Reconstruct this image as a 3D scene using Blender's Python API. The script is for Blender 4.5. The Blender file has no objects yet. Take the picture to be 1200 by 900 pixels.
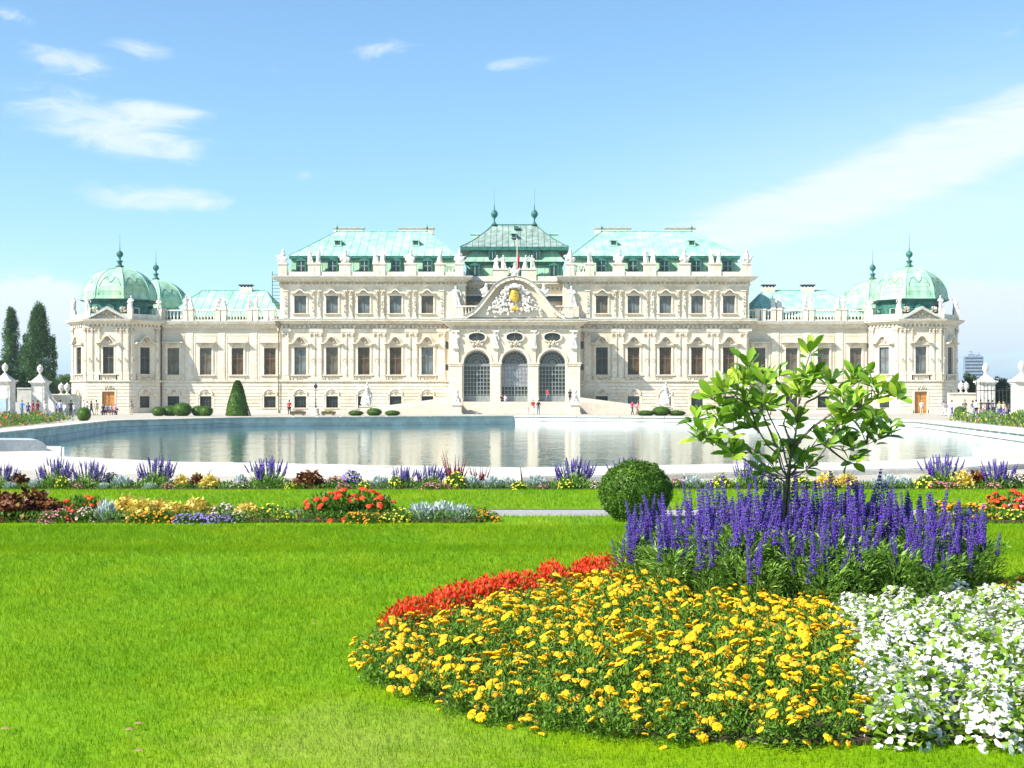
import bpy, math, random
import numpy as np
from mathutils import Vector, Matrix, noise
from mathutils.geometry import tessellate_polygon
random.seed(7)
RNG = np.random.default_rng(11)
scn = bpy.context.scene
COL = scn.collection
R = math.radians
F = 1500.0            # focal length, pixels of the 1200 px wide photograph
EYE = 1.68
XC = 3.0/F            # palace axis per metre of depth

# ------------------------------------------------------------------ mesh builder
class MB:
    def __init__(s):
        s.v = []; s.f = []; s.m = []; s.T = Matrix.Identity(4)
    def face(s, pts, m=0):
        i = len(s.v)
        s.v += [tuple(s.T @ Vector(p)) for p in pts]
        s.f.append(tuple(range(i, i+len(pts)))); s.m.append(m)
    def mesh_in(s, pts, faces, m=0):
        i = len(s.v)
        s.v += [tuple(s.T @ Vector(p)) for p in pts]
        for f in faces:
            s.f.append(tuple(i+k for k in f)); s.m.append(m)
    def box(s, x0, x1, y0, y1, z0, z1, m=0):
        if x0 > x1: x0, x1 = x1, x0
        if y0 > y1: y0, y1 = y1, y0
        p = [(x0,y0,z0),(x1,y0,z0),(x1,y1,z0),(x0,y1,z0),(x0,y0,z1),(x1,y0,z1),(x1,y1,z1),(x0,y1,z1)]
        s.mesh_in(p, [(0,3,2,1),(4,5,6,7),(0,1,5,4),(1,2,6,5),(2,3,7,6),(3,0,4,7)], m)
    def taper(s, x, y, z0, z1, w0, d0, w1, d1, m=0):
        p = [(x-w0,y-d0,z0),(x+w0,y-d0,z0),(x+w0,y+d0,z0),(x-w0,y+d0,z0),(x-w1,y-d1,z1),(x+w1,y-d1,z1),(x+w1,y+d1,z1),(x-w1,y+d1,z1)]
        s.mesh_in(p, [(0,3,2,1),(4,5,6,7),(0,1,5,4),(1,2,6,5),(2,3,7,6),(3,0,4,7)], m)
    def xz(s, poly, y0, y1, m=0):               # polygon in the x-z plane (counter-clockwise seen from -y), from y0 (front) to y1
        n = len(poly); i = len(s.v)
        a = sum(poly[k][0]*poly[(k+1)%n][1]-poly[(k+1)%n][0]*poly[k][1] for k in range(n))
        if a < 0: poly = poly[::-1]
        P = [(x,y0,z) for x,z in poly]+[(x,y1,z) for x,z in poly]
        tri = tessellate_polygon([[Vector((x,z,0)) for x,z in poly]])
        fs = []
        for t in tri:
            (ax,az),(bx_,bz),(cx,cz) = poly[t[0]],poly[t[1]],poly[t[2]]
            if (bx_-ax)*(cz-az)-(bz-az)*(cx-ax) < 0: t = (t[0],t[2],t[1])
            fs.append(tuple(t)); fs.append((t[2]+n,t[1]+n,t[0]+n))
        for k in range(n):
            l = (k+1)%n
            fs.append((k,k+n,l+n,l))
        s.mesh_in(P, fs, m)
    def xy(s, poly, z0, z1, m=0):
        n = len(poly)
        a = sum(poly[k][0]*poly[(k+1)%n][1]-poly[(k+1)%n][0]*poly[k][1] for k in range(n))
        if a < 0: poly = poly[::-1]
        P = [(x,y,z0) for x,y in poly]+[(x,y,z1) for x,y in poly]
        fs = []
        for t in tessellate_polygon([[Vector((x,y,0)) for x,y in poly]]):
            (ax,az),(bx_,bz),(cx,cz) = poly[t[0]],poly[t[1]],poly[t[2]]
            if (bx_-ax)*(cz-az)-(bz-az)*(cx-ax) < 0: t = (t[0],t[2],t[1])
            fs.append((t[0]+n,t[1]+n,t[2]+n)); fs.append((t[2],t[1],t[0]))
        for k in range(n):
            l = (k+1)%n
            fs.append((k,l,l+n,k+n))
        s.mesh_in(P, fs, m)
    def lathe(s, prof, n=12, c=(0,0,0), m=0, rot=0, sx=1, sy=1):
        P = []; fs = []
        for r, z in prof:
            for k in range(n):
                a = 2*math.pi*k/n+rot
                P.append((c[0]+r*math.cos(a)*sx, c[1]+r*math.sin(a)*sy, c[2]+z))
        for j in range(len(prof)-1):
            for k in range(n):
                l = (k+1)%n
                fs.append((j*n+k, j*n+l, (j+1)*n+l, (j+1)*n+k))
        fs.append(tuple(range(n-1,-1,-1))); q = (len(prof)-1)*n
        fs.append(tuple(range(q,q+n)))
        s.mesh_in(P, fs, m)
    def tube(s, pts, rad, n=6, m=0):
        pts = [Vector(p) for p in pts]
        if not hasattr(rad,'__len__'): rad = [rad]*len(pts)
        P = []; fs = []
        up = Vector((0.13,0.21,1)).normalized()
        for i, p in enumerate(pts):
            d = (pts[min(i+1,len(pts)-1)]-pts[max(i-1,0)]).normalized()
            a = d.cross(up)
            if a.length < .05: a = d.cross(Vector((1,0,0)))
            a.normalize(); b = a.cross(d)
            for k in range(n):
                t = 2*math.pi*k/n
                P.append(p+(a*math.cos(t)+b*math.sin(t))*rad[i])
        for j in range(len(pts)-1):
            for k in range(n):
                l = (k+1)%n
                fs.append((j*n+k, j*n+l, (j+1)*n+l, (j+1)*n+k))
        fs.append(tuple(range(n-1,-1,-1))); q = (len(pts)-1)*n
        fs.append(tuple(range(q,q+n)))
        s.mesh_in(P, fs, m)
    def ball(s, c, r, m=0, nu=10, nv=6, sz=1, sy=1):
        prof = [(max(r*math.cos(math.pi*(j/nv-.5)),.0005), r*sz*math.sin(math.pi*(j/nv-.5))) for j in range(nv+1)]
        s.lathe(prof, nu, c, m, sy=sy)
    def arrays(s, V, nper, m=0):                # V: (N*nper,3) array, N faces of nper verts
        i = len(s.v); V = V.reshape(-1,3)
        T = np.array(s.T); V = V@T[:3,:3].T+T[:3,3]
        s.v += [tuple(p) for p in V.tolist()]
        for k in range(len(V)//nper):
            s.f.append(tuple(range(i+k*nper,i+(k+1)*nper))); s.m.append(m)
    def mesh(s, name, mats, smooth=False):
        me = bpy.data.meshes.new(name)
        me.from_pydata(s.v, [], s.f)
        for m in mats: me.materials.append(m)
        if len(mats) > 1: me.polygons.foreach_set('material_index', s.m)
        if smooth: me.polygons.foreach_set('use_smooth', [True]*len(me.polygons))
        me.update()
        return me
    def obj(s, name, mats, parent=None, smooth=False, loc=None):
        if not isinstance(mats,(list,tuple)): mats = [mats]
        return link(name, s.mesh(name, mats, smooth), parent, loc)
def link(name, me, parent=None, loc=None, rot=None, scale=None):
    o = bpy.data.objects.new(name, me); COL.objects.link(o)
    if parent: o.parent = parent
    if loc is not None: o.location = loc
    if rot is not None: o.rotation_euler = rot if hasattr(rot,'__len__') else (0,0,rot)
    if scale is not None: o.scale = scale if hasattr(scale,'__len__') else (scale,)*3
    return o
def tag(o, label=None, cat=None, group=None, kind=None):
    if label: o['label'] = label
    if cat: o['category'] = cat
    if group: o['group'] = group
    if kind: o['kind'] = kind
    return o
def thing(name, label, cat, loc=(0,0,0), rz=0, group=None):
    return tag(link(name, None, None, loc, rz), label, cat, group)
def fastmesh(name, V, nper, mats, midx=None, smooth=False):
    """N faces of nper verts each from a numpy array"""
    V = np.ascontiguousarray(V, dtype=np.float32).reshape(-1,3); n = len(V)//nper
    me = bpy.data.meshes.new(name)
    me.vertices.add(len(V)); me.vertices.foreach_set('co', V.ravel())
    me.loops.add(n*nper); me.loops.foreach_set('vertex_index', np.arange(n*nper, dtype=np.int32))
    me.polygons.add(n); me.polygons.foreach_set('loop_start', np.arange(0,n*nper,nper, dtype=np.int32))
    for m in mats: me.materials.append(m)
    if midx is not None: me.polygons.foreach_set('material_index', np.asarray(midx, dtype=np.int32))
    if smooth: me.polygons.foreach_set('use_smooth', np.ones(n, dtype=bool))
    me.update(calc_edges=True); me.validate()
    return me
def remeshed(mb, voxel, mats, name, smooth=3, matfn=None, disp=0, dscale=6):
    """fuse the overlapping shapes of a builder into one continuous skin"""
    me0 = mb.mesh(name+'_src', [])
    o = bpy.data.objects.new('tmp', me0); COL.objects.link(o)
    r = o.modifiers.new('r','REMESH'); r.mode = 'VOXEL'; r.voxel_size = voxel
    if smooth:
        sm = o.modifiers.new('s','SMOOTH'); sm.iterations = smooth; sm.factor = .5
    dg = bpy.context.evaluated_depsgraph_get()
    me = bpy.data.meshes.new_from_object(o.evaluated_get(dg))
    bpy.data.objects.remove(o); bpy.data.meshes.remove(me0)
    me.name = name
    if disp:
        for v in me.vertices:
            v.co += v.normal*disp*noise.noise(v.co*dscale)
    me.materials.clear()
    for m in mats: me.materials.append(m)
    me.polygons.foreach_set('use_smooth', [True]*len(me.polygons))
    if matfn:
        me.polygons.foreach_set('material_index', [matfn(p.center, p.normal) for p in me.polygons])
    me.update()
    return me

# ------------------------------------------------------------------ materials
def mat(name, c1, c2=None, scale=1.0, rough=.8, bump=0, bscale=20, island=False, trans=0, stretch=None,
        metal=0, spec=.3, lo=.35, hi=.65, c3=None, detail=4, tint=None):
    m = bpy.data.materials.new(name); m.use_nodes = True
    nt = m.node_tree; N = nt.nodes; L = nt.links
    b = N['Principled BSDF']; out = N['Material Output']
    b.inputs['Roughness'].default_value = rough
    b.inputs['Metallic'].default_value = metal
    b.inputs['Specular IOR Level'].default_value = spec
    b.inputs['Base Color'].default_value = (*c1,1)
    csock = None
    tc = N.new('ShaderNodeTexCoord'); mp = N.new('ShaderNodeMapping')
    L.new(tc.outputs['Object'], mp.inputs['Vector'])
    if stretch: mp.inputs['Scale'].default_value = stretch
    if c2:
        cr = N.new('ShaderNodeValToRGB')
        cr.color_ramp.elements[0].color = (*c1,1); cr.color_ramp.elements[1].color = (*c2,1)
        if c3:
            e = cr.color_ramp.elements.new(.5 if island else (lo+hi)/2); e.color = (*c3,1)
        if island:
            g = N.new('ShaderNodeNewGeometry'); L.new(g.outputs['Random Per Island'], cr.inputs['Fac'])
            cr.color_ramp.elements[0].position = 0; cr.color_ramp.elements[-1].position = 1
        else:
            cr.color_ramp.elements[0].position = lo; cr.color_ramp.elements[-1].position = hi
            nz = N.new('ShaderNodeTexNoise'); nz.inputs['Scale'].default_value = scale; nz.inputs['Detail'].default_value = detail
            L.new(mp.outputs['Vector'], nz.inputs['Vector']); L.new(nz.outputs['Fac'], cr.inputs['Fac'])
        csock = cr.outputs['Color']
        if tint:                                  # a second, broad variation: (colour, scale, amount)
            mx = N.new('ShaderNodeMix'); mx.data_type = 'RGBA'; mx.blend_type = 'MULTIPLY'
            n2 = N.new('ShaderNodeTexNoise'); n2.inputs['Scale'].default_value = tint[1]; n2.inputs['Detail'].default_value = 5
            L.new(tc.outputs['Object'], n2.inputs['Vector'])
            mr = N.new('ShaderNodeMapRange'); mr.inputs['From Min'].default_value = .42; mr.inputs['From Max'].default_value = .68
            mr.inputs['To Max'].default_value = tint[2]
            L.new(n2.outputs['Fac'], mr.inputs['Value']); L.new(mr.outputs['Result'], mx.inputs['Factor'])
            L.new(csock, mx.inputs['A']); mx.inputs['B'].default_value = (*tint[0],1)
            csock = mx.outputs['Result']
        L.new(csock, b.inputs['Base Color'])
    if bump:
        bp = N.new('ShaderNodeBump'); bp.inputs['Strength'].default_value = bump; bp.inputs['Distance'].default_value = .05
        bn = N.new('ShaderNodeTexNoise'); bn.inputs['Scale'].default_value = bscale; bn.inputs['Detail'].default_value = 5
        L.new(mp.outputs['Vector'], bn.inputs['Vector']); L.new(bn.outputs['Fac'], bp.inputs['Height'])
        L.new(bp.outputs['Normal'], b.inputs['Normal'])
    if trans:
        t = N.new('ShaderNodeBsdfTranslucent'); mx = N.new('ShaderNodeMixShader'); mx.inputs['Fac'].default_value = trans
        if csock: L.new(csock, t.inputs['Color'])
        else: t.inputs['Color'].default_value = (*c1,1)
        L.new(b.outputs['BSDF'], mx.inputs[1]); L.new(t.outputs['BSDF'], mx.inputs[2]); L.new(mx.outputs['Shader'], out.inputs['Surface'])
    return m
M = {}
M['stone'] = mat('cream_stone',(.62,.55,.43),(.74,.675,.55),.6,.85,.25,9,tint=((.80,.74,.64),.22,.8),stretch=(1,1,.35))
M['trim'] = mat('pale_trim_stone',(.64,.57,.44),(.80,.745,.64),2.5,.8,.3,14,tint=((.78,.68,.52),.5,.5))
M['carving'] = mat('carved_stone',(.38,.31,.21),(.72,.65,.53),3.5,.8,.4,16)
M['statue'] = mat('white_statue_stone',(.54,.50,.43),(.80,.77,.71),3,.75,.3,20)
M['cornice_lead'] = mat('grey_cornice_sheet',(.40,.40,.36),(.56,.54,.48),2,.6)
M['verdigris'] = mat('verdigris_copper',(.27,.49,.39),(.46,.67,.56),.8,.55,.1,10,stretch=(1,1,.2),tint=((.62,.86,.62),.3,.8))
M['verdigris_y'] = mat('yellowed_verdigris_copper',(.22,.43,.31),(.42,.61,.45),1.2,.6,.1,10,stretch=(1,1,.25),tint=((.95,.85,.5),.5,.6))
M['verdigris_grey'] = mat('grey_green_roof_copper',(.17,.23,.19),(.33,.42,.36),1.2,.5,.1,10,stretch=(1,1,.2))
M['copper_dark'] = mat('dark_copper_green',(.02,.09,.065),(.05,.2,.15),2,.5)
M['seam'] = mat('copper_seam',(.13,.36,.28),(.25,.5,.42),3,.5)
M['wood_frame'] = mat('brown_window_wood',(.13,.075,.035),(.22,.14,.07),6,.6)
M['dark_frame'] = mat('dark_window_metal',(.03,.035,.035),(.06,.065,.06),6,.5)
M['grey_frame'] = mat('grey_green_glazing_bars',(.17,.20,.20),(.27,.30,.29),6,.5)
M['door_wood'] = mat('orange_brown_door',(.42,.17,.03),(.58,.27,.06),5,.5,.2,8,stretch=(6,1,.6))
M['downpipe'] = mat('brown_metal_pipe',(.11,.085,.05),(.18,.14,.09),4,.5)
M['gold'] = mat('gilded_ornament',(.75,.45,.04),(.9,.62,.1),8,.35,metal=.4)
M['iron'] = mat('dark_iron',(.02,.022,.022),(.05,.05,.05),9,.5)
def glass(name, c, c2, rough=.06):
    return mat(name, c, c2, .8, rough, .12, 1.3, spec=.35)
M['glass_dark'] = glass('dark_reflecting_glass',(.015,.02,.022),(.05,.06,.06))
M['glass_blue'] = glass('blueish_glass_with_blind',(.09,.12,.13),(.20,.24,.24),.15)
M['glass_brown'] = glass('glass_over_brown_curtain',(.045,.03,.016),(.12,.08,.045),.15)
M['glass_grey'] = glass('glass_over_grey_curtain',(.08,.075,.055),(.18,.165,.13),.15)

def PX(x, y, D, s=None):
    """point seen at photograph pixel (x,y) at depth D; s=-1/+1 mirrors about the palace axis"""
    X = (x-600)*D/F
    if s is not None: X = XC*D + s*(603-x)*D/F
    return X, EYE+(470-y)*D/F
def GY(y, z=0): return F*(EYE-z)/(y-470)
# ------------------------------------------------------------------ the palace
XA = .36
def offset(poly, d):
    n = len(poly); out = []
    a = sum(poly[k][0]*poly[(k+1)%n][1]-poly[(k+1)%n][0]*poly[k][1] for k in range(n))
    sg = 1 if a > 0 else -1
    D = d if hasattr(d,'__len__') else [d]*n
    for k in range(n):
        p0, p1, p2 = Vector(poly[k-1]), Vector(poly[k]), Vector(poly[(k+1)%n])
        e1 = (p1-p0).normalized(); e2 = (p2-p1).normalized()
        n1 = Vector((e1.y,-e1.x))*sg; n2 = Vector((e2.y,-e2.x))*sg
        b = (n1+n2); b = b/max(b.length_squared/2,.35)
        out.append((p1.x+b.x*D[k], p1.y+b.y*D[k]))
    return out
def wall(mb, u0, u1, z0, z1, y, ops, t=.45, m=0):
    """wall face at depth y with rectangular openings (uc, z0, w, h) and their reveals"""
    xs = sorted({u0,u1}|{o[0]-o[2]/2 for o in ops}|{o[0]+o[2]/2 for o in ops})
    zs = sorted({z0,z1}|{o[1] for o in ops}|{o[1]+o[3] for o in ops})
    xs = [x for x in xs if u0-1e-6 <= x <= u1+1e-6]; zs = [z for z in zs if z0-1e-6 <= z <= z1+1e-6]
    def hole(x, z): return any(abs(x-o[0]) < o[2]/2 and o[1] < z < o[1]+o[3] for o in ops)
    for a, b in zip(xs, xs[1:]):
        run = None
        for c, d in zip(zs, zs[1:]):
            if hole((a+b)/2,(c+d)/2):
                if run is not None: mb.face([(a,y,run),(b,y,run),(b,y,c),(a,y,c)],m); run = None
            elif run is None: run = c
        if run is not None: mb.face([(a,y,run),(b,y,run),(b,y,zs[-1]),(a,y,zs[-1])],m)
    for uc, z, w, h in ops:
        a, b, c, d = uc-w/2, uc+w/2, z, z+h
        mb.face([(a,y,c),(a,y,d),(a,y+t,d),(a,y+t,c)],m); mb.face([(b,y,c),(b,y+t,c),(b,y+t,d),(b,y,d)],m)
        mb.face([(a,y,c),(a,y+t,c),(b,y+t,c),(b,y,c)],m); mb.face([(a,y,d),(b,y,d),(b,y+t,d),(a,y+t,d)],m)
        mb.face([(a,y+t,c),(b,y+t,c),(b,y+t,d),(a,y+t,d)],m)
def courses(mb, u0, u1, z0, z1, y, ops, n, m=0, p=.08):
    h = (z1-z0)/n
    for k in range(n):
        a, b = z0+k*h+.045, z0+(k+1)*h-.045
        cuts = sorted([(o[0]-o[2]/2-.28, o[0]+o[2]/2+.28) for o in ops if o[1]-.2 < b and o[1]+o[3]+.2 > a])
        x = u0
        for c, d in cuts+[(u1,u1)]:
            if c-x > .15: mb.box(x, c, y-p, y+.02, a, b, m)
            x = max(x,d)
def carve(mb, cx, cz, w, h, n, y, r=(.07,.15), m=0, seed=1):
    rg = random.Random(seed)
    for k in range(n):
        a = rg.random()*2*math.pi; q = math.sqrt(rg.random()); rr = rg.uniform(*r)
        mb.ball((cx+math.cos(a)*q*w, y-rr*.3, cz+math.sin(a)*q*h), rr, m, 6, 4, sz=rg.uniform(.7,1.4))
def pilaster(mb, x, z0, z1, w, y, p=.18, kind='ionic', pair=False):
    hw = w/2
    mb.box(x-hw-.08, x+hw+.08, y-p-.06, y, z0, z0+.35)
    for c in ((x-hw/2-.02, x+hw/2+.02) if pair else (x,)):
        q = (hw/2-.05) if pair else hw
        mb.box(c-q, c+q, y-p, y, z0+.36, z1-.92)
        mb.box(c-q+.1, c+q-.1, y-p-.035, y-p+.01, z0+.6, z1-1.1)
    zc = z1-.9
    mb.box(x-hw-.04, x+hw+.04, y-p-.03, y, zc, zc+.1)
    mb.taper(x, y-p*.5, zc+.1, z1-.16, hw*.92, p*.6, hw*1.1, p*.95, 1)
    for c in ((x-hw*.85, x-hw*.15, x+hw*.15, x+hw*.85) if pair else (x-hw*.8, x+hw*.8)):
        mb.ball((c, y-p-.06, zc+.52), .17, 1, 7, 5); mb.ball((c, y-p-.02, zc+.25), .11, 1, 6, 4)
    mb.box(x-hw-.14, x+hw+.14, y-p-.12, y, z1-.15, z1)
def hood_ogee(mb, z, y, w=1.58, h=1.22):
    pts = [(-w,0),(-w,.16)]
    for t in np.linspace(0,1,13):
        x = -w+.12+t*(2*w-.24); q = abs(x)/(w-.12)
        pts.append((x, .22+(h-.22)*(math.cos(min(q/.72,1)*math.pi)*.5+.5)**.8))
    pts += [(w,.16),(w,0)]
    mb.xz([(x,z+q) for x,q in pts], y-.2, y)
    top = pts[1:-1]
    for (a,b),(c,d) in zip(top, top[1:]):
        mb.xz([(a,z+b-.16),(c,z+d-.16),(c,z+d+.03),(a,z+b+.03)], y-.68, y)
    mb.box(-w, w, y-.3, y, z-.12, z)
def frame_surround(mb, w, z0, z1, y, b=.24, p=.1):
    h = w/2
    mb.box(-h-b, -h, y-p, y, z0, z1+b); mb.box(h, h+b, y-p, y, z0, z1+b); mb.box(-h+.002, h-.002, y-p, y, z1, z1+b)
    mb.box(-h-b-.1, -h-b, y-p*.6, y, z0, z1+b*.5); mb.box(h+b, h+b+.1, y-p*.6, y, z0, z1+b*.5)

STONES = [M['trim'], M['carving']]
class Win:                                     # one kind of window: meshes shared by all of its copies
    def __init__(s, w, h, kind, framemat, bars=(1,1)):
        s.w, s.h, s.kind = w, h, kind
        f = MB(); y0, y1 = .20, .27; b = .09
        f.box(-w/2,-w/2+b,y0,y1,0,h); f.box(w/2-b,w/2,y0,y1,0,h); f.box(-w/2+b,w/2-b,y0,y1,0,b); f.box(-w/2+b,w/2-b,y0,y1,h-b,h)
        nx, nz = bars
        for k in range(nx): x = -w/2+w*(k+1)/(nx+1); f.box(x-.045,x+.045,y0-.02,y1-.01,b,h-b)
        zz = [h*.6] if nz == 1 else [h*(k+1)/(nz+1) for k in range(nz)]
        for z in zz: f.box(-w/2+b,w/2-b,y0-.01,y1-.02,z-.05,z+.05)
        s.frame = f.mesh(kind+'_frame', [framemat])
        g = MB(); g.face([(-w/2+.02,.24,.02),(w/2-.02,.24,.02),(w/2-.02,.24,h-.02),(-w/2+.02,.24,h-.02)])
        s.panes = {}; s.g = g
        t = MB()
        if kind == 'noble':
            frame_surround(t, w, 0, h, 0); hood_ogee(t, h+.38, 0)
            carve(t, 0, h+.85, .42, .33, 11, -.24, m=1, seed=4); carve(t, 0, h+.3, .9, .12, 8, -.1, (.06,.1), 1, 5)
            t.box(-1.35,1.35,-.3,0,-.16,-.02); t.box(-1.1,1.1,-.08,0,-.85,-.18); carve(t, 0,-.5,.9,.2,16,-.1,(.05,.1),1,6)
            for q in (-1.15,1.15): t.box(q-.12,q+.12,-.2,0,-.9,-.17,1)
        elif kind == 'wing':
            frame_surround(t, w, 0, h, 0); t.box(-1.15,1.15,-.12,0,h+.25,h+.72); carve(t,0,h+.48,.75,.14,12,-.12,(.06,.1),1,7)
            t.box(-1.45,1.45,-.7,0,h+.72,h+.86); t.box(-1.3,1.3,-.38,0,h+.86,h+.95)
            for a in (-1.5,1.5): t.box(a-.04,a+.04,-.05,0,-.75,h+1.75)
            t.box(-1.54,1.54,-.05,0,h+1.75,h+1.83)
            t.box(-1.35,1.35,-.28,0,-.15,-.02); t.box(-1.05,1.05,-.07,0,-.8,-.17)
        elif kind == 'upper':
            frame_surround(t, w, 0, h, 0, .2); hood_ogee(t, h+.22, 0, 1.15, .7); carve(t,0,h+.5,.55,.16,10,-.2,(.06,.11),1,8)
            t.box(-1.15,1.15,-.22,0,-.14,-.02)
        elif kind == 'low':
            frame_surround(t, w, 0, h, 0, .14, .07)
            pts = [(-1.02,0)]+[(-1.02*math.cos(a),.15+.85*math.sin(a)) for a in np.linspace(.1,math.pi-.1,11)]+[(1.02,0)]
            for (a,b_),(c,d) in zip(pts,pts[1:]):
                t.xz([(a,h+.14+b_),(c,h+.14+d),(c*.82,h+.14+d*.8),(a*.82,h+.14+b_*.8)],-.2,0)
            carve(t,0,h+.6,.35,.3,9,-.08,(.06,.12),1,9)
            for q in (-1.12,1.12): t.box(q-.07,q+.07,-.1,0,-.7,h+.3)
            t.box(-1,1,-.16,0,-.12,-.01)
        s.sur = t.mesh(kind+'_surround', STONES) if t.v else None
    def put(s, parent, loc, rz=0, pane='glass_dark'):
        o = link('window', s.frame, parent, loc, rz)
        if pane not in s.panes: s.panes[pane] = s.g.mesh('pane', [M[pane]])
        link('pane', s.panes[pane], o)
        if s.sur: link('surround', s.sur, o)
        return o
W_noble = Win(1.66, 3.82, 'noble', M['wood_frame'])
W_wing = Win(1.66, 3.75, 'wing', M['wood_frame'])
W_upper = Win(1.66, 2.42, 'upper', M['wood_frame'])
W_low = Win(1.66, 1.62, 'low', M['dark_frame'], (3,3))
W_side = Win(1.5, 3.75, 'noble', M['wood_frame'])

palace = thing('palace', 'long white baroque palace with green copper domes and roofs behind the pond', 'palace', (XA,179,0))
PY = 179.0
def part(mb, name, mats, smooth=False, parent=None):   # builders below use world depth; the palace Empty stands at (XA,179,0)
    o = mb.obj(name, mats, parent or palace, smooth); o.location = (0,-PY,0) if parent is None else (0,0,0)
    return o
def z9(y, D=179.0): return EYE+(470-y)*D/F

def cornice(mb, u0, u1, z, y, prof, ends=True):
    """horizontal bands (z0,z1,projection,material) along a straight wall"""
    for a, b, p, m in prof:
        e = p if ends else 0
        mb.box(u0-e, u1+e, y-p, y+.02, z+a, z+b, m)
def dentils(mb, u0, u1, z0, z1, y, p, step=.55, w=.26, m=0):
    n = int((u1-u0)/step)
    for k in range(n):
        x = u0+(k+.5)*(u1-u0)/n
        mb.box(x-w/2, x+w/2, y-p, y, z0, z1, m)
def balusters(mb, u0, u1, z, h, y, step=.42):
    mb.box(u0, u1, y-.16, y+.16, z, z+.2); mb.box(u0, u1, y-.17, y+.17, z+h-.2, z+h)
    n = max(int((u1-u0)/step),1); H = h-.4
    for k in range(n):
        x = u0+(k+.5)*(u1-u0)/n
        mb.lathe([(.06,0),(.13,H*.3),(.05,H*.65),(.1,H)], 6, (x,y,z+.2))

# statue figures, fused into one skin each
def statue_mesh(name, seed, h=1.75, wide=1.0, mats=None, voxel=.05):
    r = random.Random(seed); b = MB(); k = h/1.75
    lean = r.uniform(-.12,.12)
    b.tube([(0,0,0),(lean*.3,0,.35),(lean*.6,0,.8),(lean,0,1.05)], [.30*wide,.25*wide,.24*wide,.19*wide], 8)
    b.tube([(-.12,-.1,0),(-.12+lean,-.12,.9)], [.14,.12], 6)
    b.tube([(lean,0,1.0),(lean*1.2,0,1.25),(lean*1.1,0,1.42)], [.19,.23,.1], 8)
    b.ball((lean*1.1,-.03,1.6), .125, 0, 10, 8, sz=1.25)
    b.tube([(lean*1.1,0,1.4),(lean*1.1,-.01,1.56)], [.07,.07], 6)
    for sd in (-1,1):
        q = r.random(); s0 = (lean+sd*.2,0,1.36)
        if q < .35: b.tube([s0,(lean+sd*.42,-.05,1.5),(lean+sd*.5,-.1,1.78)], [.085,.07,.05], 6)
        elif q < .7: b.tube([s0,(lean+sd*.36,-.05,1.1),(lean+sd*.15,-.28,1.05)], [.085,.07,.055], 6)
        else: b.tube([s0,(lean+sd*.38,0,1.1),(lean+sd*.45,-.12,.85)], [.085,.07,.055], 6)
    for j in range(5):
        a = r.uniform(0,6.28)
        b.tube([(lean+.2*math.cos(a),.15*math.sin(a),1.2),(.3*math.cos(a+.4)*wide,.25*math.sin(a+.4),.5),(.36*math.cos(a+.6)*wide,.3*math.sin(a+.6),.05)], [.05,.08,.07], 5)
    b.box(-.36,.36,-.3,.3,-.08,.06)
    for i, v in enumerate(b.v): b.v[i] = tuple(c*k for c in v)
    return remeshed(b, voxel*k, mats or [M['statue']], name, 2, disp=.03*k, dscale=7)
def trophy_mesh(name, seed, w=1.0, h=1.8, voxel=.07):
    r = random.Random(seed); b = MB()
    b.tube([(0,0,0),(0,0,h*.45),(.05,0,h*.75)], [.42*w,.38*w,.2], 8)
    b.ball((.05,-.05,h*.86), .2, 0, 8, 6, sz=1.2)
    b.tube([(.05,0,h*.9),(.05,0,h*1.05)], [.08,.03], 6)
    for j in range(9):
        a = r.uniform(-1.2,1.2); L_ = r.uniform(.6,1.05)*h*.62
        y = r.uniform(-.15,.15)
        b.tube([(0,y,h*.25),(math.sin(a)*L_*w,y,h*.25+math.cos(a)*L_*.85)], [.07,.05], 5)
        if r.random() < .5: b.ball((math.sin(a)*L_*w*.9,y,h*.25+math.cos(a)*L_*.7), .16, 0, 8, 5)
    for sd in (-1,1):
        b.ball((sd*.42*w,-.15,h*.28), .27, 0, 8, 6)
    b.box(-.5*w,.5*w,-.3,.3,-.08,.08)
    return remeshed(b, voxel, [M['statue']], name, 1, disp=.04, dscale=6)
STAT = [statue_mesh('roof_statue', k) for k in range(5)]
TRO = [trophy_mesh('trophy', k+20) for k in range(3)]
def put_statue(U, y, z, i, sc=1.0, trophy=False, rz=0):
    me = (TRO if trophy else STAT)[i % (3 if trophy else 5)]
    return link('trophy_group' if trophy else 'roof_statue', me, palace, (U,y-PY,z+.06*sc), rz, sc)

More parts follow.
